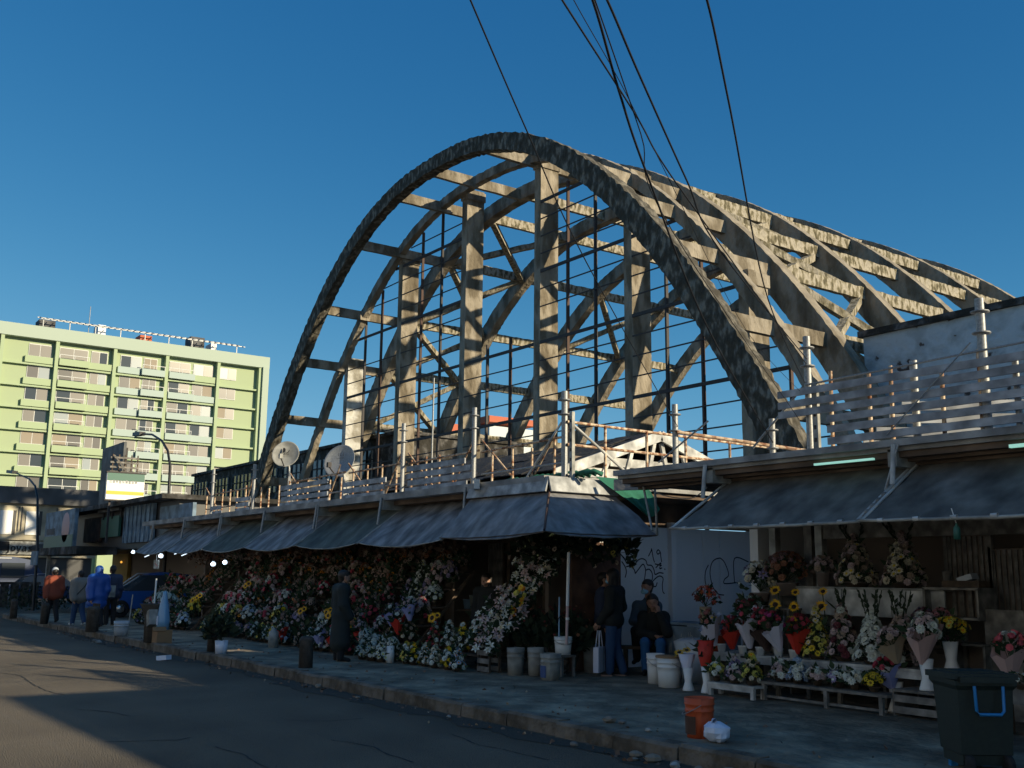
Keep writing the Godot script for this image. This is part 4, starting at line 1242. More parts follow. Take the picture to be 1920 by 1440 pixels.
func head(kind: String, c: Color, c2: Color, v := 0) -> ArrayMesh:
	# unit flower head, opening along +y
	var key := "%s%s%s%d" % [kind, c, c2, v]
	if heads.has(key):
		return heads[key]
	var b := MB.new()
	var r := RandomNumberGenerator.new()
	r.seed = hash(key)
	b.col(c)
	match kind:
		"mum":
			# three rings of petals round a tight middle
			for l in [[.30, 1.0, .02, .10, 11, .26], [.26, .88, .22, .38, 9, .27], [.16, .62, .42, .62, 7, .26]]:
				for k in l[4]:
					var a: float = TAU * (k + r.randf_range(-.25, .25)) / l[4] + l[2] * 5.0
					var d := Vector3(cos(a), 0, sin(a))
					var s: Vector3 = Vector3(-d.z, 0, d.x) * l[5]
					var f: float = r.randf_range(.8, 1.08) * (1.0 if l[2] > .3 else .94)
					b.col(Color(c.r * f, c.g * f, c.b * f))
					var inn: Vector3 = d * l[0] + Vector3(0, l[2] * .8, 0)
					var mid: Vector3 = d * l[1] * .72 + Vector3(0, l[2] + .14, 0)
					var tip: Vector3 = d * l[1] * r.randf_range(.9, 1.08) + Vector3(0, l[3] + r.randf_range(-.1, .06), 0)
					b.t(inn, mid + s, mid - s)
					b.t(mid - s, mid + s, tip)
			b.col(Color(c.r * .9, c.g * .88, c.b * .8))
			for k in 6:
				var a := TAU * k / 6
				var a2 := TAU * (k + 1) / 6
				b.t(Vector3(cos(a2) * .34, .42, sin(a2) * .34), Vector3(cos(a) * .34, .42, sin(a) * .34), Vector3(0, .74, 0))
		"daisy", "sun":
			var n := 11 if kind == "daisy" else 15
			var cr := .34 if kind == "daisy" else .42
			for k in n:
				var a := TAU * k / n + r.randf_range(-.1, .1)
				var d := Vector3(cos(a), 0, sin(a))
				var s := Vector3(-d.z, 0, d.x) * (.2 if kind == "daisy" else .15)
				var tip := d * r.randf_range(.88, 1.05) + Vector3(0, r.randf_range(-.05, .3), 0)
				var f: float = r.randf_range(.85, 1.08)
				b.col(Color(c.r * f, c.g * f, c.b * f))
				var mid := d * .62 + Vector3(0, .16, 0)
				b.t(d * cr * .6 + Vector3(0, .06, 0), mid + s, mid - s)
				b.t(mid - s, mid + s, tip)
			b.col(c2)
			for k in 8:
				var a := TAU * k / 8
				var a2 := TAU * (k + 1) / 8
				b.t(Vector3(cos(a2) * cr, .1, sin(a2) * cr), Vector3(cos(a) * cr, .1, sin(a) * cr), Vector3(0, .24, 0))
		"lily":
			for k in 6:
				var a := TAU * k / 6 + r.randf_range(-.12, .12)
				var d := Vector3(cos(a), 0, sin(a))
				var s := Vector3(-d.z, 0, d.x) * .24
				var f: float = r.randf_range(.85, 1.08)
				b.col(Color(c.r * f, c.g * f, c.b * f))
				var mid := d * .55 + Vector3(0, .5, 0)
				var tip := d * 1.05 + Vector3(0, r.randf_range(.2, .5), 0)
				b.t(Vector3.ZERO, mid + s, mid - s)
				b.t(mid - s, mid + s, tip)
			b.col(c2)
			for k in 3:
				var a := TAU * k / 3
				b.t(Vector3(0, .1, 0), Vector3(cos(a) * .2, .6, sin(a) * .2), Vector3(cos(a + .5) * .2, .62, sin(a + .5) * .2))
		"rose":
			for k in 7:
				var a := TAU * k / 7
				var a2 := TAU * (k + 1) / 7
				var f: float = r.randf_range(.75, 1.1)
				b.col(Color(c.r * f, c.g * f, c.b * f))
				b.q(Vector3(cos(a2) * .5, 0, sin(a2) * .5), Vector3(cos(a) * .5, 0, sin(a) * .5), Vector3(cos(a) * .85, .7 + r.randf_range(-.1, .15), sin(a) * .85), Vector3(cos(a2) * .85, .7, sin(a2) * .85))
				b.t(Vector3(cos(a2) * .85, .7, sin(a2) * .85), Vector3(cos(a) * .85, .7, sin(a) * .85), Vector3(cos(a) * .2, .5 + .4 * (k % 2), sin(a) * .2))
				b.t(Vector3(cos(a2) * .5, .68, sin(a2) * .5), Vector3(cos(a) * .5, .72, sin(a) * .5), Vector3(0, .9, 0))
	heads[key] = b.done()
	return heads[key]

func towards(d: Vector3, spin := 0.0) -> Basis:
	d = d.normalized()
	var x := d.cross(Vector3(0.31, 0.2, 0.93)).normalized()
	return Basis(x, d, x.cross(d)) * Basis(Vector3.UP, spin)

func put_heads(o: Node3D, spots: Array, kinds: Array, single: bool):
	# spots: [position, direction, size]; kinds: [kind, colour, centre, weight]
	var st := SurfaceTool.new()
	st.begin(Mesh.PRIMITIVE_TRIANGLES)
	for s in spots:
		var k: Array = kinds[rng.randi() % kinds.size()]
		var m := head(k[0], k[1], k[2], rng.randi() % 3)
		var xf := Transform3D(towards(s[1], rng.randf() * TAU).scaled_local(Vector3.ONE * s[2] * rng.randf_range(.82, 1.15)), s[0])
		if single:
			var f := obj("flower", m, M.petal, o)
			f.transform = xf
		else:
			st.append_from(m, 0, xf)
	if not single:
		stuff("flowers", st.commit(), M.petal, o)

func greens(o: Node3D, spots: Array, n: int, l: float, base := Vector3.ZERO, m: Material = M.leaf):
	var b := MB.new()
	for i in n:
		var s: Array = spots[rng.randi() % spots.size()]
		var p: Vector3 = (s[0] as Vector3).lerp(base, rng.randf_range(.1, .5)) + Vector3(rng.randf_range(-.03, .03), rng.randf_range(-.04, .03), rng.randf_range(-.03, .03))
		leaf(b, p, (s[1] as Vector3) + Vector3(rng.randf_range(-.8, .8), rng.randf_range(-.6, .6), rng.randf_range(-.8, .8)), l * rng.randf_range(.6, 1.2))
	for s in spots:
		if rng.randf() < .5:
			b.tube([base + Vector3(0, .02, 0), s[0]], .004, 3, false)
	stuff("foliage", b.done(), m, o)

func cone_spots(h: float, r: float, n: int, hs: float, y0: float) -> Array:
	var o := []
	for i in n:
		var t := pow((i + .5) / n, 1.25)
		var a := i * 2.39996 + rng.randf_range(-.25, .25)
		var rr := r * pow(1 - t, .75) * rng.randf_range(.85, 1.05)
		o.append([Vector3(cos(a) * rr, y0 + t * (h - y0), sin(a) * rr), Vector3(cos(a), .35 + t * .8, sin(a)), hs])
	return o

func dome_spots(h: float, r: float, n: int, hs: float, y0: float) -> Array:
	var o := []
	for i in n:
		var t := sqrt((i + .5) / n)
		var a := i * 2.39996 + rng.randf_range(-.25, .25)
		var rr := r * t * rng.randf_range(.9, 1.05)
		o.append([Vector3(cos(a) * rr, y0 + (h - y0) * sqrt(maxf(1 - t * t, 0.0)), sin(a) * rr), Vector3(cos(a) * t, 1.1 - t * .8, sin(a) * t), hs])
	return o

func potshape(r: float, h: float) -> Array:
	return [Vector2(.001, 0), Vector2(r * .72, 0), Vector2(r * .95, h * .9), Vector2(r * 1.03, h * .92), Vector2(r * 1.03, h), Vector2(r * .9, h), Vector2(r * .85, h * .85), Vector2(.001, h * .8)]

func arrangement(label: String, cat: String, group: String, at: Vector3, h: float, r: float, n: int, hs: float, kinds: Array, single: bool, shape := "cone", pot: Material = null, poth := .07, called := "flower_arrangement", nleaf := 50) -> Node3D:
	var o := thing(called, label, cat, at, rng.randf() * .0, group)
	var y0 := poth * .9
	var spots := cone_spots(h, r, n, hs, y0 + hs * .3) if shape == "cone" else dome_spots(h, r, n, hs, y0 + hs * .5)
	lt("pot", Vector3.ZERO, potshape(r * (.6 if shape == "cone" else .5), poth), pot if pot else M.basket, o, 10)
	greens(o, spots, nleaf, .09 if single else .1, Vector3(0, poth, 0))
	put_heads(o, spots, kinds, single)
	return o

func spikes(o: Node3D, h: float, top: float, n: int, spread: float):
	var b := MB.new()
	for i in n:
		var a := TAU * i / n + .4
		var p := Vector3(cos(a) * spread * .4, h, sin(a) * spread * .4)
		var e := p + Vector3(cos(a) * spread, top, sin(a) * spread)
		b.tube([p, e], .008, 4)
		for k in 7:
			leaf(b, p.lerp(e, k / 7.0), (e - p).normalized() + Vector3(rng.randf_range(-.7, .7), .4, rng.randf_range(-.7, .7)), .06, .4)
	stuff("leaf_spikes", b.done(), M.leaf_dark, o)

func wrapped(label: String, at: Vector3, h: float, r: float, paper: Material, kinds: Array, tilt: Vector2, group := "paper wrapped bouquets on the right stall", n := 14, hs := .045, vase: Material = null) -> Node3D:
	var o := thing("wrapped_bouquet", label, "bouquet", at, 0, group)
	o.rotation = Vector3(tilt.x, 0, tilt.y)
	var b := MB.new()
	var nn := 14
	var hgt := h * .82
	var ph := rng.randf() * 6.0
	for i in nn:
		# open paper cone, higher at the back than in front
		var pa := []
		for k in 2:
			var a := TAU * (i + k) / nn
			var back := .5 - .5 * sin(a - .6)
			var top := hgt * (.62 + .42 * back) + .03 * sin(a * 5.0 + ph)
			pa.append([Vector3(cos(a) * .035, 0, sin(a) * .035), Vector3(cos(a) * r * .62, top * .55, sin(a) * r * .62), Vector3(cos(a) * r * 1.02, top, sin(a) * r * 1.02)])
		for k in 2:
			b.q(pa[1][k], pa[0][k], pa[0][k + 1], pa[1][k + 1])
			var inn := func(v: Vector3) -> Vector3: return Vector3(v.x * .97, v.y + .004, v.z * .97)
			b.q(inn.call(pa[0][k]), inn.call(pa[1][k]), inn.call(pa[1][k + 1]), inn.call(pa[0][k + 1]))
	obj("paper", b.done(), paper, o)
	var spots := dome_spots(h, r * .82, n, hs, h * .55)
	greens(o, spots, 46, .1, Vector3(0, h * .3, 0))
	put_heads(o, spots, kinds, true)
	if vase:
		lt("vase", Vector3(0, -.02, 0), vase_shape(.3, .085), vase, o, 14).position = Vector3(0, -.2, 0)
	return o

func vase_shape(h: float, r: float) -> Array:
	return [Vector2(.001, 0), Vector2(r, 0), Vector2(r * .98, h * .06), Vector2(r * .62, h * .36), Vector2(r * .6, h * .42), Vector2(r * .92, h), Vector2(r * .84, h), Vector2(r * .54, h * .45), Vector2(.001, h * .42)]

func bucket_shape(h: float, r: float) -> Array:
	return [Vector2(.001, 0), Vector2(r * .84, 0), Vector2(r * .9, h * .5), Vector2(r * .92, h * .66), Vector2(r * .97, h * .67), Vector2(r * .97, h * .7), Vector2(r * .93, h * .71), Vector2(r * .94, h * .82), Vector2(r, h * .83), Vector2(r, h * .86), Vector2(r * .96, h * .87), Vector2(r, h), Vector2(r * .93, h), Vector2(r * .88, h * .6), Vector2(.001, h * .55)]

func bucket(label: String, at: Vector3, h: float, r: float, m: Material, group := "plastic buckets", stain: Material = null) -> Node3D:
	var o := thing("bucket", label, "bucket", at, rng.randf() * 6, group)
	lt("shell", Vector3.ZERO, bucket_shape(h, r), m, o, 18)
	var p := []
	for k in 9:
		var a := PI * k / 8
		p.append(Vector3(cos(a) * r * 1.03, h * .85 - sin(a) * h * .28, sin(a) * r * .25 + r * .9 * sin(a)))
	tb("handle", p, .004, M.galv, o, 4)
	if stain:
		var b := MB.new()
		for k in 5:
			var a := .4 + k * .22
			var a2 := a + .22
			b.q(Vector3(cos(a2) * r * .95, h * .1, sin(a2) * r * .95), Vector3(cos(a) * r * .95, h * .1, sin(a) * r * .95), Vector3(cos(a) * r * .97, h * .55, sin(a) * r * .97), Vector3(cos(a2) * r * .97, h * .55, sin(a2) * r * .97))
		obj("label_print", b.done(), stain, o).rotation.y = 0
	return o

const ORD := ["first", "second", "third", "fourth", "fifth", "sixth", "seventh", "eighth", "ninth", "tenth", "eleventh", "twelfth", "thirteenth", "fourteenth", "fifteenth", "sixteenth", "seventeenth", "eighteenth", "nineteenth", "twentieth", "twenty-first", "twenty-second"]
const TIER := ["lowest", "second", "third", "fourth", "fifth", "top"]
const SPOT := ["left end", "left half", "middle", "right half", "right end"]

func build_left_flowers():
	var mums := [
		["white", [["mum", WHITE, YELLOW], ["mum", WHITE, YELLOW], ["daisy", WHITE, LEMON]]],
		["white and pink", [["mum", WHITE, YELLOW], ["mum", PINKW, YELLOW], ["daisy", PINK, LEMON]]],
		["yellow", [["mum", YELLOW, ORANGE], ["daisy", YELLOW, ORANGE], ["mum", LEMON, YELLOW]]],
		["cream", [["mum", CREAM, YELLOW], ["mum", TAN, YELLOW]]],
		["mixed yellow and white", [["mum", WHITE, YELLOW], ["mum", YELLOW, YELLOW], ["daisy", LEMON, ORANGE]]],
		["pale blue and white", [["mum", BLUEW, WHITE], ["mum", WHITE, WHITE]]],
		["dusty pink", [["mum", PINKW, CREAM], ["mum", TAN, CREAM], ["mum", ROSE, CREAM]]],
		["lilac", [["mum", LILAC, WHITE], ["mum", PINKW, WHITE]]],
		["rust brown", [["mum", RUSTY, TAN], ["mum", TAN, TAN], ["daisy", ORANGE, DARKC]]],
		["red and white", [["rose", ROSE, ROSE], ["mum", WHITE, WHITE], ["mum", PINKW, WHITE]]],
		["faded tan", [["mum", TAN, TAN], ["mum", Color(.3, .2, .16), TAN], ["daisy", Color(.34, .24, .2), DARKC]]]]
	var protos := []
	for i in mums.size():
		for v in 2:
			var o := arrangement("x", "flower arrangement", "x", Vector3(-20 - i, -50, -10), .4, .17, 26 + 6 * v, .042 + .009 * v, mums[i][1], false, "cone" if v == 0 else "dome", null, .07, "flower_arrangement", 80)
			protos.append(o)
	# banks: x range of the front row, number of tiers, words for the stall
	var banks := [
		[-18.25, -16.95, 6, "stall right of long coat"],
		[-21.2, -18.75, 6, "stall behind long coat"],
		[-24.2, -21.75, 6, "stall behind potted bush"],
		[-27.2, -24.75, 6, "lamp cup stall"],
		[-30.2, -28.6, 6, "stall left of lamp cups"],
		[-33.2, -30.9, 4, "round bulb stall"]]
	for bi in banks.size():
		var bk: Array = banks[bi]
		var st := thing("stepped_stand", "dark stepped wooden flower stand of the " + bk[3], "stand", Vector3.ZERO, 0, "stepped stands of the left stalls")
		var step := .36 if bi < 3 else .4
		for tr in bk[2]:
			var z: float = -9.62 - .3 * tr
			var y: float = .02 + .33 * tr
			if tr:
				bx("step", Vector3((bk[0] + bk[1]) * .5, y - .03, z), Vector3(bk[1] - bk[0] + .2, .03, .3), M.wood, st)
			var n := int((bk[1] - bk[0]) / step) + 1
			for k in n:
				var u := (k + .5) / n
				var ci := rng.randi() % mums.size()
				if tr == 0 and rng.randf() < .5: ci = [0, 4, 5, 0][rng.randi() % 4]
				if tr >= 2: ci = [6, 8, 1, 6, 10, 9, 10][rng.randi() % 7]
				if tr >= 4: ci = [8, 6, 10, 8, 10][rng.randi() % 5]
				if bi == 0 and tr >= 2 and tr < 5: ci = [0, 7, 1, 6][rng.randi() % 4]
				var v := rng.randi() % 2
				var pr: Node3D = protos[ci * 2 + v]
				var sc := rng.randf_range(.88, 1.2)
				var lb := "%s flower %s, %s of %s tier, %s" % [mums[ci][0], ["cone", "dome"][v], SPOT[clampi(int(u * 5), 0, 4)], TIER[tr], bk[3]]
				dup(pr, Vector3(lerpf(bk[0], bk[1], u) + rng.randf_range(-.04, .04), y, z + rng.randf_range(-.03, .03)), rng.randf() * TAU, Vector3(sc, sc * rng.randf_range(.9, 1.2), sc), lb, "flowers on the stepped stands")
		for x in [bk[0] - .06, bk[1] + .06]:
			bm("side_rail", Vector3(x, 0, -9.75), Vector3(x, .02 + .33 * (bk[2] - 1), -9.75 - .3 * (bk[2] - 1)), .04, .06, M.wood, st)
	for p in protos:
		names["flower_arrangement"] = names["flower_arrangement"]
		remove_child(p)
		p.queue_free()
	# dried garlands hanging over the stands
	for i in 22:
		var x := -33.0 + i * .78 + rng.randf_range(-.2, .2)
		if x > -16.8: break
		var g := thing("dried_bunch", "dry brown hanging bunch, %s from the left under the awnings" % ORD[i], "dried flowers", Vector3(x, 2.0 + rng.randf_range(-.1, .12), -11.1 + rng.randf_range(-.2, .2)), 0, "dried bunches hanging over the stands")
		var sp := dome_spots(.22, .24, 20, .05, -.25)
		greens(g, sp, 50, .12, Vector3(0, .2, 0), M.dry)
		put_heads(g, sp, [["mum", TAN, TAN], ["mum", RUSTY, TAN], ["daisy", TAN, DARKC]], false)
	# low display before the open stall
	var row := [[-16.75, LEMON, "yellow and white"], [-16.45, YELLOW, "yellow"], [-16.1, WHITE, "white"], [-15.72, CREAM, "cream"], [-15.35, YELLOW, "yellow with white"], [-15.0, BLUEW, "pale"]]
	for i in row.size():
		var q: Array = row[i]
		arrangement("%s mum cone, %s from left in the ground row before the open stall" % [q[2], ["one", "two", "three", "four", "five", "six"][i]], "flower arrangement", "cones before the open stall", Vector3(q[0], 0.0, -9.72 + .03 * (i % 2)), .38, .15, 24, .05, [["mum", q[1], LEMON], ["mum", WHITE, YELLOW], ["daisy", q[1], ORANGE]], true, "cone", null, .06)
	var row2 := [[-16.5, .34, ROSE, "red and yellow spire"], [-16.0, .38, WHITE, "white"], [-15.55, .36, YELLOW, "bright yellow"], [-15.2, .42, WHITE, "white and rose"], [-14.9, .4, WHITE, "white"]]
	for i in row2.size():
		var q: Array = row2[i]
		arrangement("%s taller mum cone behind the ground row, place %s from the left" % [q[3], ["one", "two", "three", "four", "five"][i]], "flower arrangement", "taller cones before the open stall", Vector3(q[0], q[1] - .1, -10.15), .5, .16, 26, .05, [["mum", q[2], LEMON], ["mum", WHITE, YELLOW], ["lily", q[2], YELLOW]], true)
	var bnch := thing("low_bench", "low dark bench carrying the taller cones before the open stall", "bench")
	bx("top", Vector3(-15.7, .25, -10.15), Vector3(1.9, .03, .3), M.wood, bnch)
	for x in [-16.55, -14.85]:
		bx("leg", Vector3(x, .12, -10.15), Vector3(.05, .24, .25), M.wood, bnch)
	# lilies climbing to the awning at the corner
	for i in 9:
		var t := i / 8.0
		for k in 2:
			var o := thing("lily_bunch", "%s lily bunch, %s of the climbing lily display at the corner awning, %s" % [["white", "pale pink", "cream"][(i + k) % 3], ["foot", "second step", "third step", "fourth step", "fifth step", "sixth step", "seventh step", "eighth step", "top"][i], ["left side", "right side"][k]], "lilies", Vector3(-14.95 + k * .5 + t * .1, .42 + t * 1.36, -10.05 - t * 1.15), 0, "climbing lily display")
			var sp := []
			for q in 13:
				sp.append([Vector3(rng.randf_range(-.24, .24), rng.randf_range(-.05, .28), rng.randf_range(-.1, .16)), Vector3(rng.randf_range(-.6, .7), .5, rng.randf_range(.2, 1.0)), .085])
			greens(o, sp, 46, .14, Vector3(0, -.2, -.1))
			put_heads(o, sp, [["lily", [WHITE, PINKW, CREAM][(i + k) % 3], YELLOW], ["lily", WHITE, YELLOW], ["lily", PINKW, ORANGE]], true)
	var yd := thing("yellow_lily_spray", "yellow and orange flower spray on the right side of the lily display", "flowers", Vector3(-14.3, .95, -10.4))
	var ys := []
	for q in 14:
		ys.append([Vector3(rng.randf_range(-.1, .1) + .2 * q / 14.0, q * .035, rng.randf_range(-.05, .1)), Vector3(.3, .5, .8), .055])
	greens(yd, ys, 30, .1)
	put_heads(yd, ys, [["daisy", YELLOW, ORANGE], ["mum", ORANGE, YELLOW], ["mum", LEMON, YELLOW]], true)
	for i in 6:
		var o := thing("hanging_greenery", "dark leafy bunch with tan blooms, number %s under the corner awning edge" % ["one", "two", "three", "four", "five", "six"][i], "greenery", Vector3(-14.7 + i * .33, 2.02 - .06 * (i % 2), -10.9 - .14 * i), 0, "bunches under the corner awning")
		var sp := dome_spots(.3, .32, 16, .05, -.3)
		greens(o, sp, 110, .16, Vector3.ZERO, M.leaf_dark)
		put_heads(o, sp, [["mum", TAN, TAN], ["daisy", Color(.35, .3, .06) if i > 3 else TAN, DARKC]], false)
	# greenery on the ground behind the buckets
	for i in 5:
		var o := thing("dark_foliage_bunch", "dark cut foliage standing %s" % ["in the open stall, far left", "in the open stall beside the shutter", "behind the left white bucket", "behind the middle white bucket", "before the brown board"][i], "foliage", [Vector3(-16.5, .5, -11.4), Vector3(-15.9, .6, -11.5), Vector3(-14.25, .35, -10.7), Vector3(-13.9, .35, -10.9), Vector3(-13.75, .35, -11.2)][i], 0, "")
		o.remove_meta("group") if o.has_meta("group") else null
		var sp := dome_spots(.75, .3, 18, .03, .1)
		greens(o, sp, 150, .18, Vector3(0, -.3, 0), M.leaf_dark)
		put_heads(o, sp, [["rose", Color(.12, .02, .02), ROSE], ["mum", RUSTY, TAN]], false)
	# sunflowers of the left stalls
	var sf := [[-16.28, .82, -9.95], [-20.4, .78, -9.85], [-20.2, .72, -9.8], [-21.6, .76, -9.8], [-28.4, .82, -9.7], [-28.2, .9, -9.75], [-25.9, 1.25, -10.2]]
	for i in sf.size():
		var o := thing("sunflower", ["single sunflower above the row before the open stall", "upper sunflower left of the long coated person", "lower sunflower left of the long coated person", "sunflower left of the pair near the long coated person", "orange sunflower beside the blue bottle", "upper orange sunflower near the blue bottle", "small orange sunflower high on the stand under the lamp cups"][i], "sunflower", Vector3(sf[i][0], sf[i][1], sf[i][2]))
		var a := [[Vector3(0, 0, 0), Vector3(.4, .35, .9), .1], [Vector3(.14, .05, -.02), Vector3(.7, .5, .6), .085]]
		put_heads(o, a, [["sun", Color(.75, .38, .01), DARKC]], true)
		tb("stem", [Vector3(0, -.02, 0), Vector3(-.02, -.5, -.08)], .008, M.leaf, o, 4)
	# coloured wraps at the feet of the stands
	var wr := [[-18.35, .25, M.red_paper, "bright red wrapped bouquet right of the long coated person"], [-17.15, .5, M.red_paper, "orange red paper cone above the white mums"], [-19.4, .1, M.red_paper, "red wrapped pot left of the long coated person"], [-20.0, .1, M.paper_lavender, "lavender wrapped pot beside the middle bollard"], [-21.9, .1, M.red_paper, "dim red wrap beside the pale canister"], [-17.5, .62, M.paper_lavender, "pale lavender paper cone in the stall right of the long coated person"], [-16.95, .75, M.paper_lavender, "blue wrapped stems at the right edge of that stall"]]
	for q in wr:
		var o := wrapped(q[3], Vector3(q[0], q[1], -9.5 - q[1] * .5), .42, .15, q[2], [["mum", WHITE, YELLOW], ["mum", PINKW, YELLOW]], Vector2(.1, -.1), "wraps at the left stands", 9, .045)
	# buckets and things on the ground, middle
	bucket("white stained bucket left of three before the lilies", Vector3(-14.05, 0, -10.2), .43, .15, M.dirty_white, "white buckets at the corner", M.slab)
	bucket("greenish white bucket in the middle of three before the lilies", Vector3(-13.8, 0, -10.42), .44, .14, M.dirty_white, "white buckets at the corner", M.tarp_green)
	bucket("white bucket with a dark rim and blue print, front right of three", Vector3(-13.12, 0, -10.2), .4, .17, M.dirty_white, "white buckets at the corner", M.label_blue)
	bucket("white bucket raised on a stand at the foot of the striped pole", Vector3(-13.5, .34, -10.75), .28, .15, M.plastic_white, "white buckets at the corner")
	var stl := thing("stool", "small stool of rough wood under the raised bucket", "stool", Vector3(-13.5, 0, -10.75))
	bx("seat", Vector3(0, .32, 0), Vector3(.3, .03, .3), M.wood_grey, stl)
	for q in [[-1, -1], [1, -1], [-1, 1], [1, 1]]:
		bx("leg", Vector3(q[0] * .12, .155, q[1] * .12), Vector3(.04, .31, .04), M.wood_grey, stl)
	bucket("wire crate like bucket with pale dots behind the tote bag", Vector3(-13.75, 0, -11.55), .5, .14, M.dirty_white, "white buckets at the corner")
	var cr := thing("small_crate", "small wooden crate beside the left white bucket", "crate", Vector3(-14.6, 0, -10.05))
	for k in 3:
		bx("slat", Vector3(0, .06 + k * .13, .12), Vector3(.34, .08, .015), M.wood_grey, cr)
		bx("slat", Vector3(0, .06 + k * .13, -.12), Vector3(.34, .08, .015), M.wood_grey, cr)
	for q in [[-1, -1], [1, -1], [-1, 1], [1, 1]]:
		bx("corner_post", Vector3(q[0] * .16, .2, q[1] * .1), Vector3(.03, .4, .03), M.wood, cr)
	var pl := thing("striped_pole", "white and red painted pole standing in the raised bucket", "pole", Vector3(-13.2, .62, -10.6))
	tb("white_length", [Vector3(0, .5, 0), Vector3(.03, 1.35, 0)], .026, M.plastic_white, pl)
	tb("red_length", [Vector3(-.02, -.1, 0), Vector3(0, .5, 0)], .024, M.paper_pink, pl)
	tb("collar", [Vector3(0, .28, 0), Vector3(0, .32, 0)], .03, M.white, pl)
	var br := thing("broom", "broom with a pale blue handle leaning before the brown board", "broom", Vector3(-13.6, 0, -10.7))
	tb("handle", [Vector3(.05, .2, 0), Vector3(0, 1.25, -.05)], .014, M.bottle_blue, br, 6)
	stuff("bristles", leaf_box(Vector3(.06, .12, 0), Vector3(.22, .2, .06), 60), M.wood, br)
	lt("canister", Vector3.ZERO, [Vector2(.001, 0), Vector2(.11, 0), Vector2(.11, .33), Vector2(.06, .36), Vector2(.06, .4), Vector2(.001, .4)], M.dirty_white, thing("pale_canister", "pale grey canister standing before the left flower stands", "canister", Vector3(-21.6, 0, -9.2)), 12)
	var wv := thing("white_vase", "slim white vase beside the white mums on the ground", "vase", Vector3(-17.06, 0, -9.55))
	lt("body", Vector3.ZERO, [Vector2(.001, 0), Vector2(.075, 0), Vector2(.07, .3), Vector2(.06, .3), Vector2(.001, .25)], M.plastic_white, wv, 12)
	for i in 3:
		arrangement("white daisy pot, %s of three on the ground right of the long coated person" % ["left", "middle", "right"][i], "flower arrangement", "white daisy pots", Vector3(-17.95 + i * .36, 0, -9.45), .34, .17, 26, .05, [["daisy", WHITE, LEMON], ["mum", WHITE, LEMON]], true, "cone", M.basket, .08)
	var gp := thing("green_pot_stack", "green and blue pots on a dark shelf in the open stall", "pots", Vector3(-16.9, .95, -11.2))
	lt("pot", Vector3(.12, 0, 0), potshape(.11, .26), M.tarp_green, gp)
	lt("pot", Vector3(-.12, 0, 0), potshape(.1, .18), M.blue_panel, gp)
	bx("shelf", Vector3(0, -.02, 0), Vector3(.7, .03, .3), M.wood, gp)

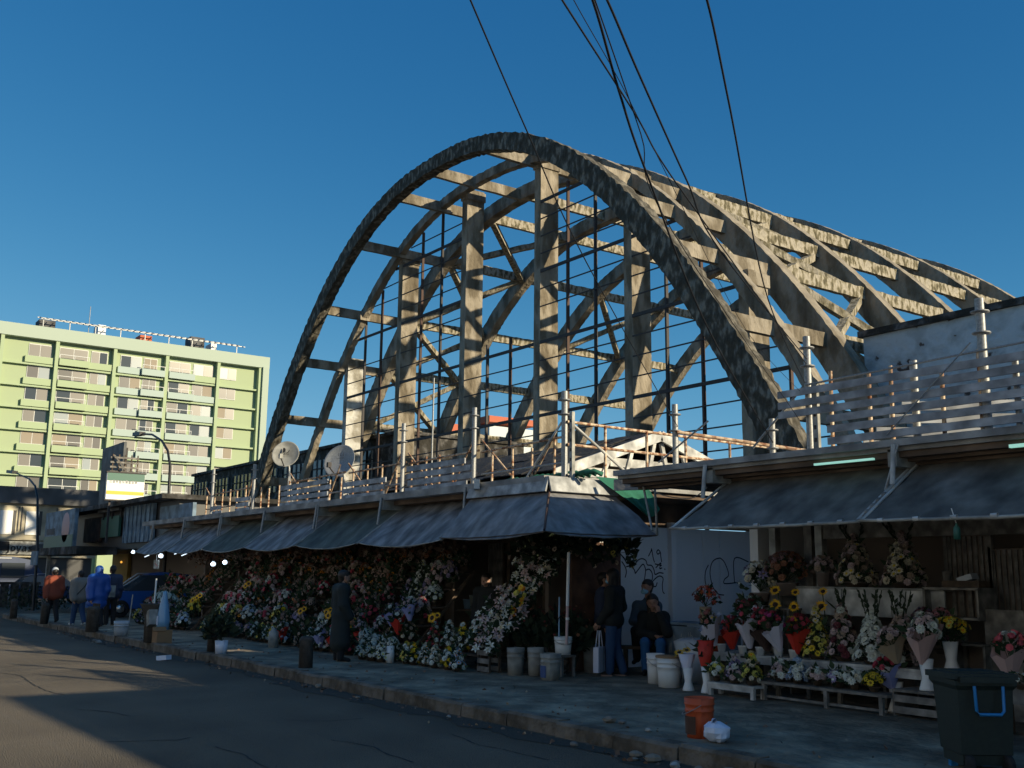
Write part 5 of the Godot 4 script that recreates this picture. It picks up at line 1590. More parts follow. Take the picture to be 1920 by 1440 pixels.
# ---------------------------------------------------------------- right hand stall
func build_right_stall():
	var t := thing("display_shelves", "stepped white display shelves of the right flower stall", "shelves")
	bx("upper_top", Vector3(-8.85, 1.47, -12.45), Vector3(2.5, .03, .5), M.dirty_white, t)
	for k in 3:
		bx("front_panel", Vector3(-9.55 + k * .78, 1.28, -12.24), Vector3(.765, .36, .025), M.white_paint, t)
	bx("middle_top", Vector3(-9.1, .52, -11.65), Vector3(3.4, .035, .5), M.white_paint, t)
	bx("middle_edge", Vector3(-9.1, .46, -11.405), Vector3(3.4, .08, .02), M.white_paint, t)
	for x in [-10.6, -9.4, -8.2, -7.5]:
		bx("leg", Vector3(x, .25, -11.75), Vector3(.05, .5, .05), M.wood_grey, t)
		bx("leg", Vector3(x, .73, -12.45), Vector3(.05, 1.46, .05), M.wood_grey, t)
	bx("label_slot", Vector3(-10.2, .5, -11.39), Vector3(.16, .03, .012), M.print_dark, t)
	bx("label_slot", Vector3(-9.55, .5, -11.39), Vector3(.16, .03, .012), M.print_dark, t)
	var lt2 := thing("low_table", "long low plank table in front of the white shelves", "table")
	bx("plank", Vector3(-8.75, .225, -11.22), Vector3(2.1, .035, .34), M.wood_grey, lt2)
	bx("stretcher", Vector3(-8.75, .05, -11.1), Vector3(2.0, .03, .03), M.wood_grey, lt2)
	for x in [-9.6, -8.6, -7.8]:
		for z in [-11.08, -11.36]:
			bx("leg", Vector3(x, .105, z), Vector3(.05, .21, .05), M.wood_grey, lt2)
	var lb := thing("small_bench", "small white wooden bench under three mum pots", "bench", Vector3(-10.02, 0, -11.0))
	bx("seat", Vector3(0, .16, 0), Vector3(.86, .03, .26), M.white_paint, lb)
	bx("apron", Vector3(0, .12, .11), Vector3(.8, .06, .02), M.white_paint, lb)
	for q in [[-1, -1], [1, -1], [-1, 1], [1, 1]]:
		bx("leg", Vector3(q[0] * .38, .07, q[1] * .1), Vector3(.055, .15, .05), M.white_paint, lb)
	# crate wall at the right
	var cr := thing("crate_stack", "stack of grey wooden display boxes right of the white shelves", "boxes")
	for q in [[-7.45, 1.31, .72, .36], [-7.3, .62, .5, .4]]:
		bx("box_back", Vector3(q[0], q[1], -12.5), Vector3(q[2], q[3], .03), M.dark_inside, cr)
		for s in [-1, 1]:
			bx("box_side", Vector3(q[0] + s * q[2] * .5, q[1], -12.3), Vector3(.03, q[3], .42), M.wood_grey, cr)
			bx("box_board", Vector3(q[0], q[1] + s * q[3] * .5, -12.3), Vector3(q[2] + .03, .03, .42), M.wood_grey, cr)
	for k in 5:
		bx("slat", Vector3(-7.6 + k * .11, 1.31, -12.44), Vector3(.05, .33, .03), M.wood_grey, cr)
	bx("grey_panel", Vector3(-6.85, .75, -12.25), Vector3(.5, 1.0, .04), M.wood_grey, cr)
	bx("grey_panel", Vector3(-6.75, .25, -12.0), Vector3(.8, .5, .04), M.wood_grey, cr)
	var tr := thing("shallow_tray", "dark tray with a crumpled cloth on top of the display boxes", "tray", Vector3(-7.4, 1.51, -12.35))
	bx("base", Vector3(.02, .04, 0), Vector3(.5, .08, .26), M.wood, tr)
	bx("cloth", Vector3(.05, .11, 0), Vector3(.2, .07, .16), M.clear_plastic, tr, Basis(Vector3(0, 0, 1), .3))
	lt("cup", Vector3(-.2, .08, .05), potshape(.06, .12), M.wood_grey, tr, 10)
	var G := "flower cones of the right stall"
	var big := [["mum", CREAM, YELLOW], ["mum", TAN, YELLOW], ["mum", PINKW, YELLOW], ["daisy", CREAM, YELLOW]]
	var a := arrangement("left one of two huge cream flower cones on the upper shelf", "flower arrangement", G, Vector3(-9.03, 1.48, -12.4), .74, .29, 78, .052, big, true, "cone", M.basket, .06, "flower_cone", 110)
	spikes(a, .6, .26, 5, .16)
	a = arrangement("right one of two huge cream flower cones on the upper shelf", "flower arrangement", G, Vector3(-8.28, 1.48, -12.4), .74, .3, 78, .055, big, true, "cone", M.basket, .06, "flower_cone", 110)
	spikes(a, .6, .25, 5, .17)
	a = arrangement("bright yellow daisy cone at the left of the tall cones on the white shelf", "flower arrangement", G, Vector3(-9.12, .54, -11.6), .68, .19, 60, .05, [["daisy", YELLOW, Color(.2, .15, .01)], ["daisy", LEMON, Color(.25, .2, .02)], ["mum", LEMON, YELLOW], ["daisy", CREAM, YELLOW]], true, "cone", M.basket, .06, "flower_cone", 80)
	a = arrangement("dim pink and white mum cone right of the yellow daisy cone", "flower arrangement", G, Vector3(-8.74, .54, -11.65), .72, .21, 50, .06, [["mum", PINKW, CREAM], ["mum", WHITE, CREAM], ["mum", Color(.14, .03, .04), ROSE], ["mum", TAN, CREAM]], true, "cone", M.basket, .06, "flower_cone", 100)
	spikes(a, .62, .28, 4, .05)
	a = arrangement("white mum cone with dark leafy top in the middle of the white shelf", "flower arrangement", G, Vector3(-8.25, .54, -11.6), .62, .23, 42, .075, [["mum", WHITE, WHITE]], true, "cone", M.basket, .06, "flower_cone", 110)
	spikes(a, .5, .42, 6, .1)
	a = arrangement("pinkish mum cone with a green spiky top at the right of the white shelf", "flower arrangement", G, Vector3(-7.86, .54, -11.65), .66, .22, 46, .065, [["mum", PINKW, CREAM], ["mum", WHITE, CREAM], ["mum", TAN, CREAM]], true, "cone", M.basket, .06, "flower_cone", 110)
	spikes(a, .55, .36, 5, .1)
	# dark upright bunches behind them
	for i in 2:
		var o := arrangement("%s bunch %s" % [["purple grey statice", "dusky pink"][i], ["behind the pinkish cone", "left of the yellow daisies in the tall vase"][i]], "flower arrangement", G, Vector3(-7.75 + .25 * i, .7, -11.95), .55, .2, 40, .035, [["mum", LILAC if i == 0 else PINK, LILAC], ["mum", Color(.2, .08, .12), LILAC]], true, "dome", M.basket, .06, "flower_bunch", 90)
	# small pots on the low table
	var lows := [[-10.38, .18, -11.0, .24, .12, "yellow and white pot at the left of the small bench", [["mum", WHITE, LEMON], ["mum", LEMON, YELLOW]], .048],
		[-10.04, .18, -11.0, .34, .14, "grey white cone in the middle of the small bench", [["mum", WHITE, CREAM], ["mum", LILAC, CREAM], ["mum", PINKW, CREAM]], .05],
		[-9.74, .18, -11.0, .42, .14, "yellow topped cone at the right of the small bench", [["mum", LEMON, YELLOW], ["mum", CREAM, YELLOW], ["daisy", YELLOW, ORANGE]], .048],
		[-9.42, .25, -11.2, .27, .14, "pink and white pot, first on the low table", [["mum", PINKW, CREAM], ["mum", WHITE, CREAM]], .05],
		[-9.13, .25, -11.2, .29, .12, "pale mint white cone, second on the low table", [["mum", WHITE, BLUEW], ["mum", BLUEW, WHITE]], .06],
		[-8.82, .25, -11.2, .2, .13, "white pot, third on the low table", [["mum", WHITE, WHITE], ["mum", PINKW, WHITE]], .055],
		[-8.52, .25, -11.2, .2, .14, "lilac white pot, fourth on the low table", [["mum", WHITE, WHITE], ["daisy", LILAC, WHITE]], .052],
		[-8.26, .25, -11.2, .21, .13, "white pot, fifth on the low table", [["mum", WHITE, BLUEW], ["mum", CREAM, WHITE]], .055],
		[-7.98, .25, -11.2, .22, .14, "deep yellow daisy pot at the right end of the low table", [["daisy", YELLOW, Color(.2, .12, .01)], ["daisy", Color(.55, .42, .03), Color(.2, .12, .01)]], .045]]
	for q in lows:
		arrangement(q[5], "flower arrangement", "small flower pots of the right stall", Vector3(q[0], q[1], q[2]), q[3], q[4], 26, q[7], q[6], true, "cone" if q[3] > .25 else "dome", M.basket, .06, "flower_pot", 40)
	# wrapped bouquets in a row
	var dk := [["rose", ROSE, ROSE], ["rose", Color(.15, .02, .03), ROSE], ["mum", Color(.1, .05, .04), TAN]]
	var lt3 := [["mum", CREAM, YELLOW], ["daisy", PINKW, YELLOW], ["rose", Color(.3, .1, .08), ROSE]]
	wrapped("white wrapped bouquet at the left end of the row, over a white pot", Vector3(-10.78, .62, -11.4), .5, .19, M.paper_white, lt3, Vector2(.2, .08))
	wrapped("red wrapped bouquet between two white ones", Vector3(-10.46, .6, -11.42), .46, .17, M.red_paper, dk, Vector2(.2, -.2))
	wrapped("tall white wrapped bouquet with red flowers, second white one", Vector3(-10.2, .62, -11.5), .68, .2, M.paper_white, dk, Vector2(.15, -.12))
	wrapped("dark wrapped bouquet below the two sunflowers", Vector3(-9.88, .6, -11.5), .55, .2, M.paper_dark, dk, Vector2(.15, .05))
	wrapped("third white wrapped bouquet with a pink bloom, right of the dark one", Vector3(-9.58, .62, -11.4), .52, .18, M.paper_white, dk + [["rose", Color(.4, .05, .2), PINK]], Vector2(.22, .1))
	wrapped("red wrapped bouquet beside the yellow daisy cone", Vector3(-9.36, .6, -11.48), .52, .17, M.red_paper, dk, Vector2(.1, -.22))
	for q in [[-10.7, .53, "first"], [-10.3, .53, "second"], [-9.98, .53, "third"], [-9.66, .53, "fourth"], [-9.4, .53, "fifth"]]:
		lt("holder", Vector3.ZERO, potshape(.07, .12), M.plastic_white, thing("bouquet_holder", "small white holder pot under the wrapped bouquets, %s from left" % q[2], "pot", Vector3(q[0], q[1], -11.46), 0, "white holder pots under the bouquets"), 12)
	wrapped("kraft paper bouquet with pale pink flowers behind the lavender one", Vector3(-7.72, .6, -11.32), .42, .19, M.paper_kraft, [["mum", PINKW, CREAM], ["mum", TAN, CREAM], ["rose", PINKW, ROSE]], Vector2(.15, .1), "", 16, .055)
	wrapped("large pale pink paper bouquet of white mums before the yellow daisies", Vector3(-7.34, .62, -11.25), .58, .2, M.paper_pink, [["mum", WHITE, CREAM], ["mum", PINKW, CREAM]], Vector2(.1, -.22), "", 15, .07)
	wrapped("lavender paper bouquet standing in the front white vase", Vector3(-7.9, .28, -11.45), .36, .2, M.paper_lavender, [["rose", ROSE, ROSE], ["mum", WHITE, WHITE], ["rose", Color(.1, .02, .05), ROSE]], Vector2(.12, .15), "", 14, .05)
	wrapped("pink paper bouquet of rose red flowers at the right edge of the photo", Vector3(-6.02, .56, -10.8), .5, .19, M.paper_pink, [["rose", Color(.6, .1, .12), ROSE], ["rose", Color(.6, .1, .12), ROSE], ["mum", WHITE, WHITE]], Vector2(.1, -.1), "", 14, .05)
	wrapped("pale bouquet of white flowers beyond the right edge bouquet", Vector3(-5.7, .62, -11.0), .55, .2, M.paper_pink, [["mum", WHITE, CREAM]], Vector2(.1, -.1), "", 14, .05)
	var pk := thing("wooden_block_stand", "rough wooden block stand at the right edge behind the wheelie bin", "stand", Vector3(-5.8, 0, -10.9))
	bx("plank", Vector3(0, .42, 0), Vector3(1.0, .16, .4), M.wood_grey, pk)
	for x in [-.4, .4]:
		bx("leg", Vector3(x, .17, 0), Vector3(.1, .34, .3), M.wood, pk)
	arrangement("small white daisies low at the right edge before the block stand", "flower arrangement", "small flower pots of the right stall", Vector3(-5.85, .5, -10.72), .16, .16, 14, .03, [["daisy", WHITE, YELLOW]], true, "dome", M.basket, .05, "flower_pot", 30)
	# white vases
	var vs := [[-7.92, 0.0, -11.55, .36, .105, "white waisted vase standing foremost on the ground"], [-7.32, .32, -11.3, .36, .095, "white waisted vase under the pink paper bouquet"], [-7.18, .52, -11.6, .36, .1, "white waisted vase under the yellow daisies"], [-10.93, 0.0, -11.0, .32, .085, "white waisted vase left of the small bench, under sunflowers"], [-10.57, 0.0, -11.0, .36, .085, "white waisted vase beside the small bench, under red wrap"]]
	for q in vs:
		lt("body", Vector3.ZERO, vase_shape(q[3], q[4]), M.plastic_white, thing("white_vase", q[5], "vase", Vector3(q[0], q[1], q[2]), 0, "white waisted vases"), 18)
	var st := thing("plinth", "low crate under the vase of the pink paper bouquet", "crate", Vector3(-7.4, 0, -11.4))
	bx("top", Vector3(0, .3, 0), Vector3(.6, .03, .5), M.wood_grey, st)
	for k in 2:
		bx("slat", Vector3(0, .08 + k * .13, .24), Vector3(.6, .08, .02), M.wood_grey, st)
		bx("side", Vector3(-.29 + k * .58, .15, 0), Vector3(.02, .3, .48), M.wood_grey, st)
	var yv := thing("yellow_daisy_bunch", "bunch of yellow daisies on long stems in a tall white vase", "flowers", Vector3(-7.18, .8, -11.6))
	var sp := dome_spots(.36, .24, 30, .045, .2)
	greens(yv, sp, 70, .08, Vector3(0, 0, 0))
	put_heads(yv, sp, [["daisy", YELLOW, ORANGE], ["daisy", LEMON, ORANGE]], true)
	# sunflowers over the shelf
	var sn := [[-10.02, 1.42, -11.9, 3, "column of three sunflowers left of the white panel"], [-9.7, 1.4, -11.9, 3, "column of three sunflowers before the white panel"], [-9.28, 1.42, -11.95, 3, "column of small orange sunflowers over the yellow daisy cone"]]
	for q in sn:
		var o := thing("sunflower_column", q[4], "sunflowers", Vector3(q[0], q[1], q[2]))
		var ss := []
		for k in q[3]:
			ss.append([Vector3(rng.randf_range(-.03, .03), -.2 * k, .03 * k), Vector3(.35, .7 - .3 * k, .8), .085])
		put_heads(o, ss, [["sun", Color(.72, .4, .01), DARKC]], true)
		tb("stem", [Vector3(0, 0, -.02), Vector3(0, -.85, -.1)], .009, M.leaf, o, 4)
	# upper shelf, left part
	var o2 := arrangement("pot of tan pink blooms left of the huge cones on the upper shelf", "flower arrangement", "", Vector3(-9.55, 1.48, -12.35), .42, .2, 26, .05, [["mum", TAN, TAN], ["mum", PINKW, TAN]], true, "dome", M.pot, .2, "flower_pot", 50)
	o2 = arrangement("large mass of dry dusky pink blooms at the left of the upper shelf", "flower arrangement", "", Vector3(-10.08, 1.35, -12.2), .62, .34, 60, .055, [["mum", Color(.28, .14, .13), TAN], ["mum", RUSTY, TAN], ["lily", Color(.3, .16, .16), TAN]], true, "dome", M.pot, .18, "flower_pot", 130)
	o2 = arrangement("white and lilac lily bunch before the blue wall end", "flower arrangement", "", Vector3(-10.5, 1.2, -12.1), .62, .3, 24, .08, [["lily", WHITE, YELLOW], ["mum", CREAM, YELLOW], ["lily", LILAC, YELLOW]], true, "dome", M.pot, .18, "flower_pot", 130)
	o2 = arrangement("dark green foliage globe with one pale bloom above the white bouquet", "flower arrangement", "", Vector3(-10.45, .95, -11.8), .4, .26, 12, .05, [["lily", Color(.3, .4, .36), YELLOW], ["mum", Color(.1, .05, .03), TAN]], true, "dome", M.basket, .1, "flower_pot", 190)
	var sh := thing("side_shelf", "grey box shelf carrying the lily bunch and foliage globe", "shelf", Vector3(-10.3, 0, -12.1))
	bx("top", Vector3(0, 1.16, -.05), Vector3(.9, .03, .4), M.wood_grey, sh)
	bx("lower_top", Vector3(-.1, .93, .25), Vector3(.6, .03, .3), M.wood_grey, sh)
	for x in [-.42, .42]:
		bx("side", Vector3(x, .58, -.05), Vector3(.03, 1.15, .4), M.wood_grey, sh)
	# blue grey table, red flowers and covered things before the wall
	var bt := thing("blue_grey_table", "blue grey box table before the pale wall, behind the red flower vase", "table", Vector3(-12.3, 0, -12.7))
	bx("top", Vector3(0, .84, 0), Vector3(1.3, .04, .6), M.blue_panel, bt)
	bx("front", Vector3(0, .55, .28), Vector3(1.25, .5, .03), M.blue_panel, bt)
	for x in [-.6, .6]:
		bx("leg", Vector3(x, .41, 0), Vector3(.05, .82, .5), M.blue_panel, bt)
	var rv := thing("red_flower_vase", "beige vase of orange red flowers on the blue grey table", "vase of flowers", Vector3(-12.0, .86, -12.5))
	lt("vase", Vector3.ZERO, [Vector2(.001, 0), Vector2(.09, 0), Vector2(.1, .27), Vector2(.085, .27), Vector2(.001, .2)], M.paper_kraft, rv, 14)
	sp = dome_spots(.58, .22, 22, .06, .3)
	greens(rv, sp, 40, .1, Vector3(0, .25, 0))
	put_heads(rv, sp, [["lily", Color(.55, .1, .03), YELLOW], ["lily", Color(.5, .05, .02), ORANGE], ["lily", Color(.12, .02, .01), RUSTY]], true)
	var cv := thing("plastic_wrapped_bundle", "pale clear plastic wrapped bundle below the blue grey table", "bundle", Vector3(-11.75, 0, -12.0))
	var cb := MB.new(true)
	cb.lathe(Vector3.ZERO, [Vector2(.001, 0), Vector2(.2, 0), Vector2(.27, .3), Vector2(.34, .6), Vector2(.2, .66), Vector2(.001, .62)], 12, 1.2, .8)
	obj("film", cb.done(), M.clear_plastic, cv)
	var sb := MB.new()
	for k in 60:
		var p := Vector3(rng.randf_range(-.35, .35), rng.randf_range(.3, .62), rng.randf_range(-.2, .25))
		sb.tube([p, p + Vector3(rng.randf_range(-.06, .06), .14, rng.randf_range(-.05, .06))], .004, 3)
	stuff("dry_stems", sb.done(), M.dirty_white, cv)
	var rb := thing("red_box", "red tub with pale cloth on top, left of the white bouquet", "tub", Vector3(-11.2, .5, -11.9))
	lt("tub", Vector3.ZERO, potshape(.14, .26), M.orange, rb)
	lt("cloth", Vector3(0, .24, 0), [Vector2(.15, 0), Vector2(.13, .06), Vector2(.06, .09), Vector2(.001, .09)], M.dirty_white, rb, 11)
	bx("support", Vector3(0, -.25, 0), Vector3(.3, .5, .3), M.dark_inside, rb)
	bucket("left plain white paint bucket beside the seated people", Vector3(-11.92, 0, -11.3), .44, .14, M.plastic_white, "paint buckets left of the bench")
	bucket("front white paint bucket with red print and a tan lid", Vector3(-11.42, 0, -11.1), .42, .19, M.plastic_white, "paint buckets left of the bench", M.label_red)
	lt("lid", Vector3.ZERO, [Vector2(.2, 0), Vector2(.2, .03), Vector2(.001, .035)], M.cardboard, thing("tan_lid", "tan lid lying on the front paint bucket", "lid", Vector3(-11.42, .42, -11.1)), 16)
	var gf := thing("sunflower_bunch", "sunflowers in grey paper standing in the left waisted vase", "sunflowers", Vector3(-10.95, .3, -11.0))
	put_heads(gf, [[Vector3(-.1, .22, .05), Vector3(.3, .9, .5), .075], [Vector3(.03, .26, .03), Vector3(.4, .9, .4), .08], [Vector3(-.18, .17, 0), Vector3(-.2, .9, .5), .07]], [["sun", Color(.75, .42, .02), DARKC]], true)
	lt("paper", Vector3(0, -.04, 0), [Vector2(.05, 0), Vector2(.13, .25), Vector2(.12, .25), Vector2(.045, .02)], M.paper_white, gf, 10)
	var rw := thing("red_wrapped_stems", "red wrapped dark stems standing in the vase beside the small bench", "bouquet", Vector3(-10.58, .32, -11.0))
	lt("paper", Vector3.ZERO, [Vector2(.06, 0), Vector2(.1, .16), Vector2(.12, .4), Vector2(.11, .4), Vector2(.05, .02)], M.red_paper, rw, 10)
	var rs := dome_spots(.46, .11, 12, .03, .3)
	greens(rw, rs, 40, .1, Vector3(0, .1, 0), M.leaf_dark)
	# things on the pavement edge
	var ob := bucket("worn orange bucket standing near the kerb", Vector3(-7.75, 0, -7.95), .39, .155, M.orange, "", M.brown_board)
	var bg := thing("plastic_bag", "crumpled white plastic bag beside the orange bucket", "bag", Vector3(-7.43, .0, -7.85))
	var bb := MB.new(false)
	var prev := []
	for j in 7:
		var cur := []
		var ph := PI * j / 6.0
		for k in 12:
			var an := TAU * k / 12
			var rr := sin(ph) * .15 * rng.randf_range(.78, 1.12) + .002
			cur.append(Vector3(cos(an) * rr * 1.05, .1 - cos(ph) * .1 * rng.randf_range(.9, 1.1), sin(an) * rr * .85))
		if prev.size():
			for k in 12:
				var k2 := (k + 1) % 12
				bb.q(prev[k2], prev[k], cur[k], cur[k2])
		prev = cur
	obj("bag_body", bb.done(), M.bag_plastic, bg)
	tb("knot", [Vector3(-.02, .17, .02), Vector3(0, .22, .04), Vector3(.05, .21, .07)], [.03, .014, .025], M.bag_plastic, bg, 6)
	# wheelie bin
	var wb := thing("wheelie_bin", "dark green wheelie bin with a bright blue handle at lower right", "bin", Vector3(-5.22, 0, -8.72), -2.2)
	var w := MB.new()
	var sec := [[.0, .2, .2], [.08, .2, .21], [.09, .215, .225], [.62, .235, .26], [.66, .26, .29], [.7, .26, .29]]
	for i in sec.size() - 1:
		var s: Array = sec[i]
		var s2: Array = sec[i + 1]
		var c := func(e: Array, k: int) -> Vector3: return Vector3(e[1] * [1, -1, -1, 1][k], .06 + e[0], e[2] * [1, 1, -1, -1][k])
		for k in 4:
			w.q(c.call(s, (k + 1) % 4), c.call(s, k), c.call(s2, k), c.call(s2, (k + 1) % 4))
	w.box(Vector3(0, .07, 0), Vector3(.38, .02, .38))
	obj("body", w.done(), M.bin_green, wb)
	bx("lid", Vector3(0, .785, .02), Vector3(.55, .05, .62), M.bin_green, wb, Basis(Vector3(1, 0, 0), .03))
	bx("lid_ridge", Vector3(0, .81, .02), Vector3(.4, .03, .46), M.bin_green, wb, Basis(Vector3(1, 0, 0), .03))
	bx("lid_hinge", Vector3(0, .77, -.3), Vector3(.46, .05, .06), M.bin_green, wb)
	tb("handle", [Vector3(-.12, .72, -.33), Vector3(-.115, .52, -.335), Vector3(-.09, .49, -.335), Vector3(.09, .49, -.335), Vector3(.115, .52, -.335), Vector3(.12, .72, -.33)], .014, M.handle_blue, wb, 8)
	for s in [-1, 1]:
		var wm := MB.new(true)
		wm.tube([Vector3(.14 * s, .075, -.24), Vector3(.19 * s, .075, -.24)], .075, 14)
		obj("wheel", wm.done(), M.tyre, wb)
		bx("foot", Vector3(.14 * s, .03, .16), Vector3(.06, .06, .06), M.handle_blue, wb)
	# litter and stones along the kerb
	var rk := [[-9.03, -7.85, "brown stone left of the orange bucket"], [-8.88, -7.9, "small stone at the orange bucket"], [-8.3, -7.75, "torn white scrap"], [-7.9, -7.2, ""], [-7.6, -7.15, ""], [-7.36, -7.22, ""], [-7.25, -7.1, ""], [-7.04, -7.2, ""], [-6.84, -7.12, ""], [-6.69, -7.22, ""], [-6.5, -7.15, ""], [-6.3, -7.2, ""], [-7.75, -7.05, ""], [-8.73, -7.1, ""], [-11.25, -7.15, ""], [-13.59, -7.1, ""], [-15.1, -7.2, ""], [-27.3, -6.95, ""], [-26.8, -6.9, ""], [-31.0, -6.9, ""]]
	for i in rk.size():
		var rb2 := MB.new()
		var rr := rng.randf_range(.03, .075)
		var rings := []
		for j in 4:
			var ring := []
			for k in 7:
				var an := TAU * k / 7
				var q := sin(PI * (j + .5) / 4) * rr * rng.randf_range(.75, 1.2)
				ring.append(Vector3(cos(an) * q * 1.3, rr * .55 - cos(PI * (j + .5) / 4) * rr * .6, sin(an) * q))
			rings.append(ring)
		for j in 3:
			for k in 7:
				rb2.q(rings[j][(k + 1) % 7], rings[j][k], rings[j + 1][k], rings[j + 1][(k + 1) % 7])
		for k in range(1, 6):
			rb2.t(rings[3][0], rings[3][k + 1], rings[3][k])
		var yy := 0.0 if i < 3 else -.15
		var s := tag(obj("stone", rb2.done(), [M.stone, M.wood_grey, M.dirty_white, M.stone][i % 4]), "small stone or crumpled litter lying along the kerb" if i > 2 else rk[i][2] + " on the pavement", "stone", "stones and litter along the kerb" if i > 2 else "")
		s.position = Vector3(rk[i][0], yy, rk[i][1])
		s.rotation.y = rng.randf() * 6

# ---------------------------------------------------------------- pavement of the left
func build_pavement_things():
	var pos := [[-16.84, -7.78, .52, .12, "bollard in the middle, left of the person in the long coat"], [-21.05, -7.65, .62, .1, "bollard half hidden by the dark potted bush"], [-29.1, -7.3, .66, .16, "thick bollard before the person in the blue rain cape"], [-33.88, -7.1, .62, .11, "bollard before the person in the orange jacket"], [-37.9, -6.98, .62, .11, "leftmost bollard"]]
	for q in pos:
		lt("shaft", Vector3.ZERO, [Vector2(.001, 0), Vector2(q[3] * 1.02, 0), Vector2(q[3], q[2] * .82), Vector2(q[3] * 1.06, q[2] * .85), Vector2(q[3] * 1.04, q[2] * .93), Vector2(q[3] * .7, q[2]), Vector2(.001, q[2])], M.bollard, thing("bollard", "dark stone " + q[4], "bollard", Vector3(q[0], 0, q[1]), 0, "bollards along the kerb"), 14)
	var pb := thing("potted_bush", "dark leafy bunch in a pale blue square bucket beside a bollard", "plant", Vector3(-20.4, 0, -7.6))
	lt("bucket", Vector3.ZERO, [Vector2(.001, 0), Vector2(.11, 0), Vector2(.13, .26), Vector2(.115, .26), Vector2(.001, .2)], M.bag_plastic, pb, 12)
	var sp := dome_spots(.82, .34, 26, .04, .2)
	for s in sp: s[0] += Vector3(-.2, 0, 0)
	greens(pb, sp, 210, .16, Vector3(0, .2, 0), M.leaf_dark)
	put_heads(pb, sp, [["mum", Color(.1, .1, .03), TAN], ["mum", Color(.06, .08, .03), TAN]], false)
	var st := thing("tree_stump_bin", "stump like barrel full of bags with pale flowers on top", "barrel", Vector3(-24.4, 0, -7.45))
	lt("barrel", Vector3.ZERO, [Vector2(.001, 0), Vector2(.19, 0), Vector2(.2, .5), Vector2(.3, .82), Vector2(.33, .86), Vector2(.28, .86), Vector2(.001, .8)], M.bollard, st, 12)
	bx("bag", Vector3(.24, .55, .1), Vector3(.2, .34, .2), M.dirty_white, st, Basis(Vector3(0, 0, 1), .3))
	var sw := arrangement("white mum bunch in plastic standing behind the stump like barrel", "flower arrangement", "", Vector3(-25.1, .55, -7.9), .55, .3, 34, .06, [["mum", Color(.45, .52, .47), LEMON]], false, "dome", M.clear_plastic, .3, "flower_bunch", 60)
	tb("white_stick", [Vector3(-24.9, .8, -7.6), Vector3(-24.88, 1.42, -7.6)], .022, M.plastic_white, thing("white_stick", "short white stick rising from the stump like barrel", "stick"), 6)
	var cb := thing("cardboard_box", "brown cardboard box under the blue bottle by the kerb", "box", Vector3(-24.0, 0, -7.55))
	bx("carton", Vector3(0, .15, 0), Vector3(.36, .3, .34), M.cardboard, cb)
	bx("flap", Vector3(.17, .32, .12), Vector3(.02, .1, .3), M.cardboard, cb, Basis(Vector3(0, 0, 1), .5))
	var bo := thing("blue_plastic_bottle", "tall pale blue plastic bottle shape standing on the cardboard box", "bottle", Vector3(-24.0, .3, -7.55))
	lt("body", Vector3.ZERO, [Vector2(.001, 0), Vector2(.14, 0), Vector2(.15, .2), Vector2(.11, .5), Vector2(.05, .78), Vector2(.045, .84), Vector2(.001, .85)], M.bottle_blue, bo, 12)
	bx("label_print", Vector3(.02, .2, .143), Vector3(.1, .2, .01), M.bag_plastic, bo)
	lt("tub", Vector3.ZERO, bucket_shape(.36, .19), M.clear_plastic, thing("translucent_tub", "translucent grey tub near the kerb at left", "tub", Vector3(-27.1, 0, -7.5)), 14)
	tb("rod", [Vector3(0, 0, 0), Vector3(.03, 1.0, -.05)], .016, M.dirty_white, thing("tub_rod", "thin rod standing behind the translucent tub", "rod", Vector3(-27.6, 0, -7.8)), 5)
	var sl := MB.new()
	for i in 7:
		sl.beam(Vector3(-.3 + i * .1, .0, .1), Vector3(-.3 + i * .1 + .02, .6, 0), .05, .025)
	var gt := thing("wooden_fence_piece", "small slatted wooden tree guard beside the thick bollard", "guard", Vector3(-29.6, 0, -7.5))
	for i in 6:
		bm("slat", Vector3(-.3 + i * .11, 0, .05), Vector3(-.28 + i * .11, .72, 0), .05, .025, M.wood, gt)
	bx("crosspiece", Vector3(-.02, .5, .04), Vector3(.66, .05, .02), M.wood, gt)
	var fm := thing("foam_scrap", "white polystyrene scrap lying on the road by the kerb", "scrap", Vector3(-21.25, -.15, -6.75), .5)
	bx("scrap", Vector3(0, .05, 0), Vector3(.26, .09, .15), M.bag_plastic, fm, Basis(Vector3(0, 0, 1), .1))
	var sg := thing("price_board", "small white price board hanging under the far left awnings", "sign")
	bx("board", Vector3(-32.2, 1.8, -9.8), Vector3(.5, .26, .02), M.dirty_white, sg)
	for k in 3:
		bx("print", Vector3(-32.28 + k * .1, 1.82 - .03 * k, -9.787), Vector3(.1, .02, .004), M.label_red, sg)
	tb("cord", [Vector3(-32.2, 1.92, -9.8), Vector3(-32.2, 2.25, -9.8)], .005, M.white, sg, 4)
	# lamps that are lit
	var L := [[-34.72, 2.2, .06, "white lamp at the far left end of the awnings"], [-31.79, 2.05, .07, "brightest round bulb under the far left awning"], [-27.26, 1.8, .065, "left one of two white hanging lamp cups"], [-26.4, 1.84, .06, "right one of two white hanging lamp cups"]]
	for i in 4:
		var q: Array = L[i]
		var la := thing("stall_lamp", q[3], "lamp", Vector3(q[0], q[1], -9.8), 0, "lit lamps of the left stalls")
		lt("bulb", Vector3.ZERO, [Vector2(.001, -q[2]), Vector2(q[2] * .8, -q[2] * .7), Vector2(q[2], 0), Vector2(q[2] * .8, q[2] * .6), Vector2(q[2] * .3, q[2])], M.bulb, la, 12)
		lt("socket", Vector3.ZERO, [Vector2(q[2] * .4, q[2] * .95), Vector2(q[2] * .35, q[2] * 1.7), Vector2(.001, q[2] * 1.7)], M.print_dark, la, 8)
		tb("cord", [Vector3(0, q[2] * 1.6, 0), Vector3(0, 2.35 - q[1], -.1)], .005, M.wire, la, 4)
		var li := OmniLight3D.new()
